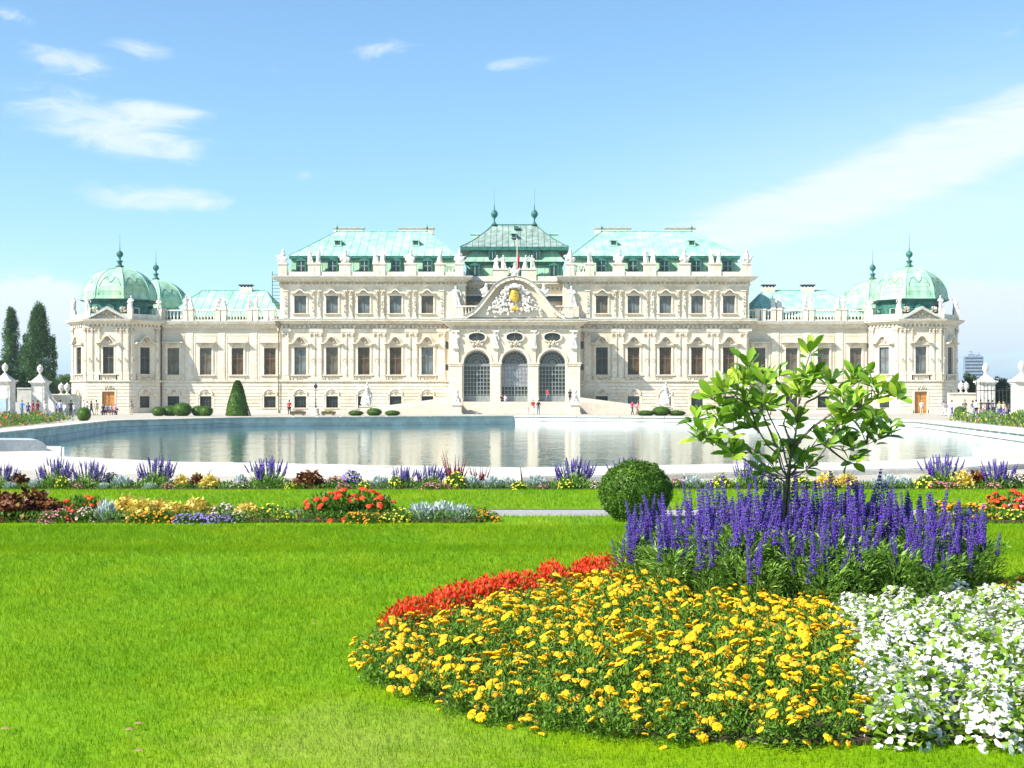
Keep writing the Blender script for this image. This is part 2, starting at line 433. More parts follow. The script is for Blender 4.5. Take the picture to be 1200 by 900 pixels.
def hip_roof(name, x0, x1, y0, y1, z0, rx0, rx1, ry, z1, mt, seam=1.15, eave_shade=.38, curve=0, mat2='seam', parent=None):
    """hipped copper roof with raised seams and a dark band painted as eave shadow"""
    b = MB(); n = 6
    def pt(a, c, t):
        zc = z0+(z1-z0)*(t if not curve else t*(1-curve)+curve*t*t)
        return (a[0]+(c[0]-a[0])*t, a[1]+(c[1]-a[1])*t, zc)
    A,B,C_,D_ = (x0,y0),(x1,y0),(x1,y1),(x0,y1)
    r0, r1 = (rx0,ry),(rx1,ry)
    def strip(a, b2, c, d):
        for k in range(n):
            t, u = k/n, (k+1)/n
            b.face([pt(a,c,t),pt(b2,d,t),pt(b2,d,u),pt(a,c,u)],0)
    strip(A,B,r0,r1); strip(B,C_,r1,r1); strip(C_,D_,r1,r0); strip(D_,A,r0,r0)
    def rib(p, q, c, w=.035, h=.07):
        pts = [Vector(pt(p,q,k/n)) for k in range(n+1)]
        for s0, s1 in zip(pts, pts[1:]):
            b.tube([s0+Vector((0,0,h*.3)), s1+Vector((0,0,h*.3))], w, 4, c)
    N_ = int((x1-x0)/seam)
    for k in range(1,N_):
        t = k/N_; xb = x0+(x1-x0)*t
        if xb < rx0: u = (xb-x0)/(rx0-x0); q = (xb, y0+(ry-y0)*u)
        elif xb > rx1: u = (x1-xb)/(x1-rx1); q = (xb, y0+(ry-y0)*u)
        else: u = 1; q = (xb, ry)
        pts = []
        for j in range(n+1):
            v = u*j/n; zc = z0+(z1-z0)*(v*(1-curve)+curve*v*v)
            pts.append(Vector((xb, y0+(ry-y0)*v, zc+.02)))
        for s0, s1 in zip(pts, pts[1:]): b.tube([s0,s1], .035, 4, 1)
    for sd, xx, rr in ((0,x0,rx0),(1,x1,rx1)):
        M_ = int((y1-y0)/seam)
        for k in range(1,M_):
            yb = y0+(y1-y0)*k/M_; u = min((yb-y0)/(ry-y0), (y1-yb)/(y1-ry))
            pts = []
            for j in range(4):
                v = u*j/3; zc = z0+(z1-z0)*(v*(1-curve)+curve*v*v)
                pts.append(Vector((xx+(rr-xx)*v, yb, zc+.02)))
            for s0, s1 in zip(pts, pts[1:]): b.tube([s0,s1], .035, 4, 1)
    for c0, c1 in ((A,r0),(B,r1),(C_,r1),(D_,r0)): rib(c0,c1,1,.07)
    b.tube([(rx0,ry,z1+.04),(rx1,ry,z1+.04)], .1, 6, 1)
    b.box(x0+.02,x1-.02,y0+.02,y1-.02,z0-eave_shade,z0-.01,2)  # dark strip under the eave, its colour standing in for the overhang's shadow
    return part(b, name, [mt, M[mat2], M['copper_dark']])

rgp = random.Random(3)
NOB = {-1:['glass_blue','glass_grey','glass_brown','glass_brown','glass_blue'], 1:['glass_dark','glass_brown','glass_brown','glass_brown','glass_brown']}
for s in (-1, 1):
    S = Matrix.Diagonal((s,1,1,1))
    # ---- five-bay block
    Y = 179.0; u0, u1 = 6.9, 32.8
    US = [12.2+4.44*k for k in range(5)]
    z_low, z_nob, z_up = .75, 5.38, 13.97
    b = MB(); b.T = S
    ops = [(u,z_low,1.66,1.62) for u in US]+[(u,z_nob,1.66,3.82) for u in US]+[(u,z_up,1.66,2.42) for u in US]
    wall(b, u0, u1, 0, 19.4, Y, ops)
    for xx in (u0,u1): b.face([(xx,Y,0),(xx,Y+20,0),(xx,Y+20,19.4),(xx,Y,19.4)])
    b.face([(u0,Y+20,0),(u1,Y+20,0),(u1,Y+20,19.4),(u0,Y+20,19.4)])
    part(b, 'block_wall', M['stone'])
    b = MB(); b.T = S
    b.box(u0+1.9,u1+.08,Y-.14,Y+.01,0,.42); courses(b, u0+2, u1, .44, 4.2, Y, ops[:5], 8)
    part(b, 'rusticated_courses', M['trim'])
    b = MB(); b.T = S
    cornice(b, u0, u1, 4.3, Y, [(0,.12,.14,0),(.12,.3,.26,0)])
    cornice(b, u0, u1, 10.95, Y, [(.4,.62,.1,0),(.62,.82,.16,0)])
    dentils(b, u0, u1, 11.85, 12.3, Y, .34, .62, .32, 2); b.box(u0-.05,u1+.1,Y-.14,Y+.01,11.8,12.42,2)
    cornice(b, u0, u1, 12.42, Y, [(0,.2,.42,0),(.2,.42,.72,0),(.42,.6,.95,0),(.6,.74,1.0,1)])
    for k, u in enumerate([US[0]-2.22]+[u+2.22 for u in US]):
        b.box(u-.95,u+.95,Y-.3,Y,11.45,11.85)
    cornice(b, u0, u1, 17.1, Y, [(.6,.75,.12,0),(.75,.9,.2,0)])
    dentils(b, u0, u1, 18.0, 18.3, Y, .3, .6, .3, 2); b.box(u0-.1,u1+.1,Y-.12,Y+.01,17.95,18.35,2)
    cornice(b, u0, u1, 18.35, Y, [(0,.2,.4,0),(.2,.42,.75,0),(.42,.62,1.0,0),(.62,.78,1.1,1)])
    # the cornice returns along both ends
    for a in (u1,): b.box(a, a+.9, Y, Y+20, 18.75, 19.12, 1); b.box(a, a+.8, Y, Y+20, 12.85, 13.15, 1)
    b.box(u0-.9,u0,Y,Y+6,18.75,19.12,1)
    part(b, 'cornice', [M['trim'], M['cornice_lead'], M['carving']])
    # pilasters
    pil = [u+2.22 for u in US[:-1]]
    for u in pil:
        b = MB(); pilaster(b, 0, 4.62, 11.42, 1.72, 0, .2, pair=True)
        for q in (-.43,.43):
            for a in range(8): b.ball((q+.24*math.cos(a*.785),-.25,7.4+.24*math.sin(a*.785)),.07,1,5,3)
        o = b.obj('pilaster', STONES, palace); o.location = (s*u, Y-PY, 0); b = MB(); b.box(-.8,.8,-.12,0,13.22,13.4)
        for q in (-.43,.43):
            b.box(q-.27,q+.27,-.16,0,13.25,13.65); b.box(q-.2,q+.2,-.2,0,13.65,16.9)
            carve(b,q,15.3,.17,1.3,14,-.22,(.06,.12),1,int(u*9+q*3)); carve(b,q,16.75,.28,.22,6,-.2,(.08,.14),1,3)
            b.box(q-.33,q+.33,-.26,0,17.0,17.2)
        o = b.obj('upper_pilaster', STONES, palace); o.location = (s*u, Y-PY, 0)
    for u in (US[0]-2.0, US[-1]+2.05):
        b = MB(); pilaster(b, 0, 4.62, 11.42, .95, 0, .2); o = b.obj('pilaster', STONES, palace); o.location = (s*u, Y-PY, 0); b = MB(); b.box(-.3,.3,-.2,0,13.3,16.9); carve(b,0,15.3,.2,1.4,12,-.22,(.06,.12),1,3); b.box(-.4,.4,-.26,0,17.0,17.2)
        o = b.obj('upper_pilaster', STONES, palace); o.location = (s*u, Y-PY, 0)
    for k, u in enumerate(US):
        W_low.put(palace, (s*u,0,z_low), 0, 'glass_dark' if k != 1 or s < 0 else 'glass_blue')
        W_noble.put(palace, (s*u,0,z_nob), 0, NOB[s][4-k] if s < 0 else NOB[s][k])
        W_upper.put(palace, (s*u,0,z_up), 0, 'glass_blue' if k != 0 else 'glass_grey')
    # parapet, pedestals, statues
    b = MB(); b.T = S
    b.box(u0,u1,Y-.2,Y+.2,19.13,19.75); b.box(u1-.4,u1,Y+.2,Y+20,19.13,20.2)
    peds = [(603-x)*.1193 for x in (335,366,375,402,408,441.5,449,479,485,515,538)]
    for u in (32.4, 28.0, 23.7, 18.9, 14.55, 10.5, 7.75):
        w = {28.0:.85,18.9:.85,23.7:.8,14.55:.8}.get(u,.6)
        b.box(u-w,u+w,Y-.35,Y+.35,19.13,20.75); b.box(u-w-.1,u+w+.1,Y-.45,Y+.45,20.75,20.95); b.box(u-.07,u+.07,Y-.38,Y-.34,19.3,20.6,0)
    balusters(b, 8.4, 9.85, 19.13, 1.6, Y)
    part(b, 'parapet', M['trim'])
    for i, (u, t) in enumerate(((32.4,1),(28.5,0),(27.5,0),(23.7,1),(19.4,0),(18.4,0),(14.55,1),(10.5,0),(7.75,1))):
        put_statue(s*u, Y, 20.9, i+(s>0), 1.15 if not t else 1.1, t, rgp.uniform(-.3,.3))
    # mansard, dormers, upper roof
    b = MB(); b.T = S
    a0, a1 = 8.4, 31.3
    b.mesh_in([(a0-.9,Y+1.0,19.2),(a1+.9,Y+1.0,19.2),(a1+.9,Y+19,19.2),(a0-.9,Y+19,19.2),(a0,Y+1.9,22),(a1,Y+1.9,22),(a1,Y+18.1,22),(a0,Y+18.1,22)],
              [(0,1,5,4),(1,2,6,5),(2,3,7,6),(3,0,4,7)])
    k = a0
    while k < a1: b.tube([(k,Y+1.0,19.3),(k,Y+1.88,22)],.03,4,1); k += 1.1
    part(b, 'mansard_roof', [M['verdigris_y'],M['seam']])
    for u in US:
        d = MB()
        d.box(-.72,.72,0,1.6,0,1.5,0); d.xz([(-.9,1.5),(-.6,1.72),(0,2.0),(.6,1.72),(.9,1.5)],-.12,1.9,1)
        d.box(-.72,-.5,-.06,0,0,1.5,1); d.box(.5,.72,-.06,0,0,1.5,1); d.box(-.04,.04,-.05,0,.1,1.45,2); d.box(-.5,.5,-.05,0,.78,.84,2)
        o = d.obj('dormer', [M['glass_dark'],M['copper_dark'],M['verdigris']], palace, loc=(s*u, .75, 19.85))
    rx = sorted((s*12.9, s*26.2)); ex = sorted((s*7.9, s*31.8))
    rf = hip_roof('upper_roof', ex[0], ex[1], Y+1.3, Y+18.7, 22.15, rx[0], rx[1], Y+10, 26.7, M['verdigris'])
    for q in (14.2, 25.4):
        d = MB(); d.lathe([(.55,0),(.55,.9)],10,(0,0,0),1); d.T = Matrix.Identity(4)
        d.box(-.5,.5,-.5,1.2,0,.7,0); d.xz([(-.62,.7),(-.3,1.05),(0,1.15),(.3,1.05),(.62,.7)],-.62,2.0,1); d.box(-.6,.6,-.6,-.4,-.1,.08,1); d.box(-.35,.35,-.53,-.49,.1,.68,2)
        o = d.obj('roof_dormer', [M['verdigris'],M['verdigris'],M['glass_dark']], rf, loc=(s*q, Y+5.1, 24.0))
    for q, w in ((24.6,2.2),(14.6,2.6)):
        d = MB(); d.box(-w,w,-.5,.5,-.3,.55,0); d.box(-w-.15,w+.15,-.6,.6,.55,.75,1)
        d.obj('chimney', [M['trim'],M['cornice_lead']], rf, loc=(s*q, Y+11.2, 26.7))
    for q in (rx[0], rx[1]):
        d = MB(); d.lathe([(.3,0),(.1,.3),(.08,.6),(.28,.85),(.3,1.0),(.1,1.25),(.03,1.7),(.02,2.2)],8)
        d.obj('finial', M['copper_dark'], rf, True, loc=(q, Y+10, 26.7)).scale = (.55,.55,.6)
    # ---- low wing
    Y = 180.5; u0, u1 = 32.8, 51.0
    UW = [34.5,39.06,43.55,48.1]
    wops = [(u,z_low,1.66,1.62) for u in UW if not (s < 0 and abs(u-39.06) < .1)]+[(u,5.4,1.66,3.75) for u in UW]
    b = MB(); b.T = S
    wall(b, u0, u1, 0, 13.0, Y, wops)
    b.face([(u0,Y+18,0),(u1,Y+18,0),(u1,Y+18,13),(u0,Y+18,13)]); b.face([(u0,Y,13),(u1,Y,13),(u1,Y+18,13),(u0,Y+18,13)])
    part(b, 'wing_wall', M['stone'])
    b = MB(); b.T = S
    b.box(u0+.1,u1,Y-.14,Y+.01,0,.42); courses(b, u0+.1, u1, .44, 4.2, Y, wops, 8)
    part(b, 'rusticated_courses', M['trim'])
    b = MB(); b.T = S
    cornice(b, u0+.1, u1, 4.3, Y, [(0,.12,.12,0),(.12,.28,.22,0)], False)
    cornice(b, u0+.1, u1, 11.5, Y, [(0,.1,.06,0),(.45,.62,.18,0),(.62,.85,.34,0),(.85,1.1,.6,0),(1.1,1.3,.78,0),(1.3,1.45,.85,1)], False)
    for u in [ (UW[k]+UW[k+1])/2 for k in range(3)]+[50.2]:
        b.box(u-.5,u+.5,Y-.07,Y,4.62,11.3); b.box(u-.34,u+.34,Y-.1,Y-.06,4.9,11.0)
    part(b, 'cornice', [M['trim'], M['cornice_lead']])
    for u in UW:
        if not (s < 0 and abs(u-39.06) < .1): W_low.put(palace, (s*u,Y-PY,z_low), 0, 'glass_dark')
        W_wing.put(palace, (s*u,Y-PY,5.4), 0, rgp.choice(['glass_brown','glass_grey','glass_grey']) if s < 0 else 'glass_grey')
    b = MB(); b.T = S
    ped = [34.6, 36.9, 41.4, 46.0, 50.0]
    lo = u0+.1
    for u in ped:
        for q in (-.42,.42) : b.box(u+q-.34,u+q+.34,Y-.28,Y+.28,12.97,14.5)
        b.box(u-.86,u+.86,Y-.34,Y+.34,14.5,14.68)
        if u-.76 > lo+.3: balusters(b, lo, u-.76, 12.97, 1.6, Y)
        lo = u+.76
    part(b, 'balustrade', M['trim'])
    for i, u in enumerate((36.45,37.35,40.95,41.85,45.55,46.45)):
        put_statue(s*u, Y, 14.6, i+2+(s>0), 1.1, False, rgp.uniform(-.5,.5))
    ex = sorted((s*33.2, s*50.0)); rx = sorted((s*36.8, s*46.2))
    rf = hip_roof('wing_roof', ex[0], ex[1], Y+1.6, Y+16.5, 13.7, rx[0], rx[1], Y+9, 18.0, M['verdigris'])
    for q in ((39.7,) if s < 0 else (37.6,43.4)):
        d = MB(); d.box(-.9,.9,-.4,.4,-.6,.4,0); d.box(-1.05,1.05,-.5,.5,.62,.8,1)
        for t in (-.7,-.2,.3,.75): d.box(t-.09,t+.09,-.3,.3,.4,.62,1)
        d.obj('chimney', [M['trim'],M['iron']], rf, loc=(s*q, Y+9, 18.1))
    # downpipes
    for (u, y, z1) in ((49.75, 180.3, 12.5), (32.95, 178.8, 12.3)):
        d = MB(); d.tube([(0,0,0),(0,0,z1-1),(.1,-.1,z1-.6),(0,-.5,z1)], .09, 8); d.box(-.3,.3,-.8,-.3,z1-.1,z1+.4)
        o = d.obj('downpipe', M['downpipe'], palace, loc=(s*u,y-PY,0))
        if u < 40 and s > 0: bpy.data.objects.remove(o)

    # ---- corner pavilion
    cu = 56.0; h, a = 2.95, 3.2
    poly = [(cu-h,176.5),(cu+h,176.5),(cu+h+a,176.5+a),(cu+h+a,205-a),(cu+h,205),(cu-h,205),(cu-h-a,205-a),(cu-h-a,176.5+a)]
    b = MB(); b.T = S
    top = 13.0; zc = z9(379,176.5)
    for i in range(2,7): # side and rear walls
        p, q = poly[i], poly[i+1]
        b.face([(p[0],p[1],0),(q[0],q[1],0),(q[0],q[1],top),(p[0],p[1],top)])
    faces = [(0,(cu,176.5),2*h,0,'door'), (-1,(cu-h-a/2,176.5+a/2),a*math.sqrt(2),-45,'win'), (1,(cu+h+a/2,176.5+a/2),a*math.sqrt(2),45,'win')]
    cs = MB(); cn = MB()
    for idx, c, w, ang, kd in faces:
        T = S @ Matrix.Translation((c[0],c[1],0)) @ Matrix.Rotation(R(ang),4,'Z')
        op = [(0,5.45,1.6,3.7)]
        lowop = [(0,.0,1.75,3.0)] if kd == 'door' else ([(0,z_low,1.5,1.6)])
        b.T = T; wall(b, -w/2, w/2, 0, top, 0, op+lowop)
        cs.T = T; cs.box(-w/2,-.95,-.12,.01,0,.42); cs.box(.95,w/2,-.12,.01,0,.42); courses(cs, -w/2+.05, w/2-.05, .44, 4.2, 0, lowop, 8)
        loc = (s*c[0], c[1]-PY); rz = R(ang)*s
        W_side.put(palace, (*loc,5.45), rz, 'glass_dark' if s < 0 else 'glass_blue')
        if kd == 'door':
            d = MB(); d.box(-.87,.87,.2,.3,0,2.95,0); d.box(-.03,.03,.16,.2,.05,2.9,1)
            for sx_ in (-.45,.45):
                for zz in (.25,1.15,2.05): d.box(sx_-.32,sx_+.32,.17,.2,zz,zz+.7,0)
            o = d.obj('door', [M['door_wood'],M['downpipe']], palace, loc=(*loc,0))
            h_ = MB(); h_.ball((.1,.13,1.3),.05); h_.obj('handle', M['gold'], o)
            t = MB(); frame_surround(t,1.75,0,3.0,0,.2,.12); carve(t,0,3.5,.8,.25,14,-.1,(.08,.14),1,5); t.obj('surround', STONES, o)
        else: W_low.put(palace, (*loc,z_low), rz, 'glass_dark')
        pls = [(-h+.5,.72),(-h+1.45,.72),(h-1.45,.72),(h-.5,.72)] if kd == 'door' else [(-w/2+.4,.5),(w/2-.4,.5)]
        for px_, pw in pls:
            d = MB(); pilaster(d, px_, 5.3, 11.9, pw, 0, .16); d.box(px_-pw/2-.06,px_+pw/2+.06,-.2,0,4.6,5.28)
            carve(d, px_, 7.4, pw*.3, .35, 7, -.2, (.06,.1), 1, 2)
            d.obj('pilaster', STONES, palace, loc=(*loc,0)).rotation_euler = (0,0,rz)
        cn.T = T; dentils(cn, -w/2, w/2, 12.02, 12.3, 0, .28, .55, .28)
    part(b, 'pavilion_wall', M['stone']); part(cs, 'rusticated_courses', M['trim'])
    cn.T = S
    for z0, z1, p, m in ((4.28,4.4,.12,0),(4.4,4.58,.24,0),(11.92,12.02,.14,0),(12.3,12.5,.34,0),(12.5,12.68,.6,0),(12.68,12.84,.85,0),(12.84,12.98,.92,1)):
        cn.xy(offset(poly,p), z0, z1, m)
    part(cn, 'cornice', [M['trim'],M['cornice_lead']])
    b = MB(); b.T = S                       # attic parapet
    pp = offset(poly,-.1); pi = offset(poly,-.5)
    for i in range(8):
        p, q, p2, q2 = pp[i], pp[(i+1)%8], pi[i], pi[(i+1)%8]
        b.xy([p,q,q2,p2], 12.98, 13.75)
    for i in (0,1,2,7):
        b.box(pp[i][0]-.35,pp[i][0]+.35,pp[i][1]-.1,pp[i][1]+.6,12.98,14.25)
    part(b, 'parapet', M['trim'])
    for k, i in enumerate((0,1,2,7)): put_statue(s*pp[i][0], pp[i][1]+.25, 14.2, k+(s>0)*2, 1.15)
    b = MB(); b.T = S @ Matrix.Translation((cu,176.5,0))      # triangular gable
    b.xz([(-2.65,12.98),(2.65,12.98),(0,14.4)], -.15, .5, 0)
    for sd in (-1,1): b.xz([(sd*2.95,12.98),(sd*2.55,12.98),(0,14.32),(0,14.72)], -.8, .6, 2)
    carve(b, 0, 13.4, 1.5, .25, 34, -.18, (.08,.17), 1, 12); carve(b,0,13.85,.5,.25,12,-.18,(.08,.17),1,13)
    for q in (-1.9,1.9): carve(b,q,14.3,.45,.4,14,.3,(.1,.2),1,8)
    part(b, 'gable', [M['carving'],M['carving'],M['cornice_lead']])
    for cyy in (181.6, 200.0):
        dz = 13.0; rot = R(22.5)
        b = MB(); b.T = S @ Matrix.Translation((cu,cyy,0))
        b.lathe([(4.75,12.9),(4.55,15.8)], 8, (0,0,0), 0, rot)
        b.lathe([(4.8,15.55),(5.3,15.75),(5.4,15.85)], 8, (0,0,0), 0, rot)
        for k in range(8):
            an = k*math.pi/4+math.pi/4*0
            x_, y_ = 4.36*math.cos(an), 4.36*math.sin(an)
            Tq = b.T; b.T = b.T @ Matrix.Translation((x_,y_,13.2)) @ Matrix.Rotation(an+math.pi/2,4,'Z')
            b.box(-.55,.55,-.25,.2,0,1.5,1); b.xz([(-.75,1.5),(0,1.95),(.75,1.5)],-.35,.3,0); b.box(-.36,.36,-.28,-.24,.15,1.35,2)
            b.T = Tq
        drum = part(b, 'dome_drum', [M['copper_dark'],M['verdigris'],M['glass_dark']])
        prof = [(5.35,15.85),(5.22,16.0),(5.12,16.35)]+[(5.12*math.cos(t)**.92,16.35+4.15*math.sin(t)) for t in np.linspace(.1,1.38,10)]+[(.55,20.62),(.5,20.75)]
        b = MB(); b.T = S @ Matrix.Translation((cu,cyy,0)); b.lathe(prof, 8, (0,0,0), 0, rot)
        for k in range(8):
            an = k*math.pi/4+rot
            b.tube([(r_*1.004*math.cos(an), r_*1.004*math.sin(an), z_+.02) for r_, z_ in prof[:-1]], .06, 5, 1)
            an0, an1 = an, an+math.pi/4
            def onf(t, z):
                zs_ = [p[1] for p in prof]; r_ = np.interp(z, zs_, [p[0] for p in prof])*1.006
                A_ = Vector((r_*math.cos(an0),r_*math.sin(an0),z)); B_ = Vector((r_*math.cos(an1),r_*math.sin(an1),z))
                return A_.lerp(B_,t)
            pts = [(.12,16.4),(.12,17.9),(.2,18.7),(.32,18.95),(.42,18.4),(.5,18.15),(.58,18.4),(.68,18.95),(.8,18.7),(.88,17.9),(.88,16.4)]
            b.tube([onf(t,z) for t,z in pts], .045, 4, 2)
            for zz in (16.9,17.5,18.1): b.tube([onf(.12,zz),onf(.88,zz)], .018, 4, 1)
        dm = part(b, 'dome', [M['verdigris_y'],M['verdigris'],M['copper_dark']])
        b = MB(); b.T = S @ Matrix.Translation((cu,cyy,0))
        b.lathe([(.55,20.65),(.6,20.8),(.3,21.0),(.28,21.3),(.5,21.5),(.16,21.7),(.14,22.0),(.42,22.25),(.5,22.5),(.38,22.8),(.1,23.0),(.04,23.5),(.02,25.3)], 10)
        o = b.obj('finial', M['copper_dark'], dm, True)
# ---- central recess, roof tiers and portal
b = MB(); Y = 184.0; U = 7.3
wall(b, -U, U, 0, 19.0, Y, [(q,14.6,1.4,1.2) for q in (-6.4,0,6.4)])
part(b, 'recess_wall', M['stone'])
b = MB()
b.box(-U,U,Y-.5,Y,16.0,16.75,2); b.box(-U,U,Y-.7,Y,16.75,16.95,0)
cornice(b, -U, U, 18.0, Y, [(0,.2,.3,0),(.2,.45,.6,0),(.45,.75,.85,0),(.75,.9,.95,1)], False)
dentils(b, -U, U, 17.6, 18.0, Y, .3, .6, .3)
b.box(-U,U,Y-.25,Y+.2,18.9,19.6)
for q in (-2.05,2.05): b.box(q-1.05,q+1.05,Y-.4,Y+.3,18.9,20.5); b.box(q-1.15,q+1.15,Y-.5,Y+.4,20.5,20.7)
part(b, 'cornice', [M['trim'],M['cornice_lead'],M['glass_dark']])
for i, q in enumerate((-2.6,-1.5,1.5,2.6)): put_statue(q, Y, 20.65, i, 1.12)
b = MB()
b.mesh_in([(-7.2,Y+.9,19.0),(7.2,Y+.9,19.0),(7.2,Y+14,19),(-7.2,Y+14,19),(-6.9,Y+1.8,21.5),(6.9,Y+1.8,21.5),(6.9,Y+13,21.5),(-6.9,Y+13,21.5)],[(0,1,5,4),(1,2,6,5),(2,3,7,6),(3,0,4,7)])
for k in range(-6,7): b.tube([(k*1.1,Y+.9,19.1),(k*1.08,Y+1.78,21.5)],.03,4,1)
b.box(-7.0,7.0,Y+1.3,Y+13.4,21.5,21.85,2)
b.mesh_in([(-7.25,Y+1.1,21.85),(7.25,Y+1.1,21.85),(7.25,Y+13.6,21.85),(-7.25,Y+13.6,21.85),(-6.2,Y+2.2,23.5),(6.2,Y+2.2,23.5),(6.2,Y+12.6,23.5),(-6.2,Y+12.6,23.5)],[(0,1,5,4),(1,2,6,5),(2,3,7,6),(3,0,4,7)])
for k in range(-6,7): b.tube([(k*1.15,Y+1.1,21.9),(k*1.0,Y+2.2,23.5)],.03,4,1)
part(b, 'stepped_mansard_roof', [M['verdigris_y'],M['seam'],M['copper_dark']])
rf = hip_roof('central_roof', -7.85, 7.85, Y+1.0, Y+14, 24.0, -3.25, 3.25, Y+7.5, 28.0, M['verdigris_grey'], .85, .5, .35, 'copper_dark')
for q in (-3.0,3.0):
    d = MB(); d.lathe([(.5,0),(.3,.25),(.12,.5),(.1,.9),(.45,1.35),(.55,1.7),(.4,2.0),(.35,2.1),(.12,2.3),(.06,2.8),(.02,3.4),(.015,5.5)],12)
    d.obj('finial', M['copper_dark'], rf, True, (q,Y+7.5,28.0))
d = MB(); d.box(-.4,.4,-.3,1.2,0,.7,0); d.xz([(-.55,.6),(0,1.1),(.55,.6)],-.45,1.9,1); d.box(-.3,.3,-.33,-.29,.08,.6,2)
d.obj('roof_dormer', [M['verdigris'],M['verdigris'],M['glass_dark']], rf, loc=(-.1,Y+3.8,25.6))
d = MB(); d.box(-.35,.35,-.25,.6,0,.4); d.obj('roof_hatch', M['copper_dark'], rf, loc=(.3,Y+6.2,27.25))
for q in (-5.9,5.9):
    d = MB(); d.box(-.6,.6,-.4,.4,0,1.4); d.box(-.75,.75,-.5,.5,1.4,1.6); d.obj('chimney', M['verdigris'], rf, loc=(q,Y+8,25.2))
for q, z, dy in ((-5.7,19.7,.6),(0,19.7,.6),(5.7,19.7,.6),(-3.2,22.2,1.2),(3.2,22.2,1.2)):
    d = MB(); sc = 1.0 if z < 20 else .75
    d.box(-.72,.72,0,1.6,0,1.5,0); d.xz([(-.9,1.5),(-.6,1.72),(0,2.0),(.6,1.72),(.9,1.5)],-.12,1.9,1)
    d.box(-.72,-.5,-.06,0,0,1.5,1); d.box(.5,.72,-.06,0,0,1.5,1); d.box(-.04,.04,-.05,0,.1,1.45,2)
    o = d.obj('dormer', [M['glass_dark'],M['copper_dark'],M['verdigris']], palace, loc=(q,Y+dy-PY,z)); o.scale = (sc,)*3
d = MB(); d.tube([(0,0,0),(0,0,5.2)], [.08,.05], 8); d.ball((0,0,5.3),.12)
pole = d.obj('flagpole', M['trim'], palace, loc=(.35,176.0-PY,18.6))
for k, (c, nm) in enumerate((((.6,.02,.02),'red'),((.8,.78,.75),'white'),((.6,.02,.02),'red'))):
    pass
fm = [mat('flag_red',(.55,.015,.03),(.62,.03,.05),3,.8), mat('flag_white',(.78,.76,.74),(.84,.83,.8),3,.8)]
f = MB(); nz = 14
for k in range(nz):
    for j in range(4):
        def q(jj, kk):
            t = kk/nz; return (.06+jj*.08*(1-.35*math.sin(t*3)), .14*math.sin(jj*1.9+kk*.4), 1.0+2.4*(1-t)-jj*.12)
        f.face([q(j,k+1),q(j+1,k+1),q(j+1,k),q(j,k)], 0 if (k < 9) else 0)
    
f.obj('flag', [fm[0]], pole, True)

# portal block
Y = 174.6; HW = 8.95; ZC = 12.1; r = 1.8; zs = 6.75; fl = 1.62
b = MB(); cx = (-5.15,0,5.15)
def arch_face(mb, c, r, y, ztop, zb, x0, x1, n=16, depth=1.1):
    mb.face([(x0,y,zb),(c-r,y,zb),(c-r,y,ztop),(x0,y,ztop)]); mb.face([(c+r,y,zb),(x1,y,zb),(x1,y,ztop),(c+r,y,ztop)])
    P = [(c-r*math.cos(t), zs+r*math.sin(t)) for t in np.linspace(0,math.pi,n+1)]
    for (a,z),(a2,z2) in zip(P,P[1:]):
        mb.face([(a,y,z),(a2,y,z2),(a2,y,ztop),(a,y,ztop)]); mb.face([(a,y,z),(a,y+depth,z),(a2,y+depth,z2),(a2,y,z2)])
    for a in (c-r,c+r): mb.face([(a,y,zb),(a,y+depth,zb),(a,y+depth,zs),(a,y,zs)])
xb = [-HW,-2.575,2.575,HW]
for i, c in enumerate(cx): arch_face(b, c, r, Y, ZC, fl, xb[i], xb[i+1])
for sd in (-1,1): b.face([(sd*HW,Y,0),(sd*HW,Y+4.4,0),(sd*HW,Y+4.4,ZC+1),(sd*HW,Y,ZC+1)])
b.box(-HW,HW,Y+1.05,Y+4.35,fl,1.64)
part(b, 'portal_wall', M['stone'])
b = MB()
for z0, z1, p, m in ((ZC-.75,ZC-.55,.12,0),(ZC-.1,ZC+.1,.3,0),(ZC+.1,ZC+.35,.6,0),(ZC+.35,ZC+.6,.9,0),(ZC+.6,ZC+.75,1.0,1)):
    b.box(-HW-p,HW+p,Y-p,Y+4.39,z0,z1,m)
for k in range(16):
    x = -HW+1.0+k*(2*HW-2)/15
    for q in (-.14,.14): b.box(x+q-.09,x+q+.09,Y-.25,Y,ZC-.5,ZC-.1,2)
part(b, 'cornice', [M['trim'],M['cornice_lead'],M['carving']])
b = MB()
for x, w in ((-8.05,.85),(-2.575,.62),(2.575,.62),(8.05,.85)):
    b.box(x-w-.14,x+w+.14,Y-.35,Y,zs-.25,zs); b.box(x-w-.22,x+w+.22,Y-.42,Y,zs,zs+.18)
    b.box(x-w,x+w,Y-.25,Y,fl,zs-.25); b.box(x-w-.1,x+w+.1,Y-.35,Y,fl-.02,fl+.5)
    b.box(x-w*.5,x+w*.5,Y-.25,Y,zs+.18,ZC-.8,0); b.box(x-w*.5-.15,x+w*.5+.15,Y-.4,Y,ZC-1.0,ZC-.78,0)
for c in cx:
    P = [(math.cos(t), math.sin(t)) for t in np.linspace(0,math.pi,25)]
    for (a,z),(a2,z2) in zip(P,P[1:]):
        b.xz([(c+a*1.82,zs+.18+z*1.82),(c+a*2.12,zs+.18+z*2.1),(c+a2*2.12,zs+.18+z2*2.1),(c+a2*1.82,zs+.18+z2*1.82)],Y-.16,Y)
part(b, 'pier_moulding', M['trim'])
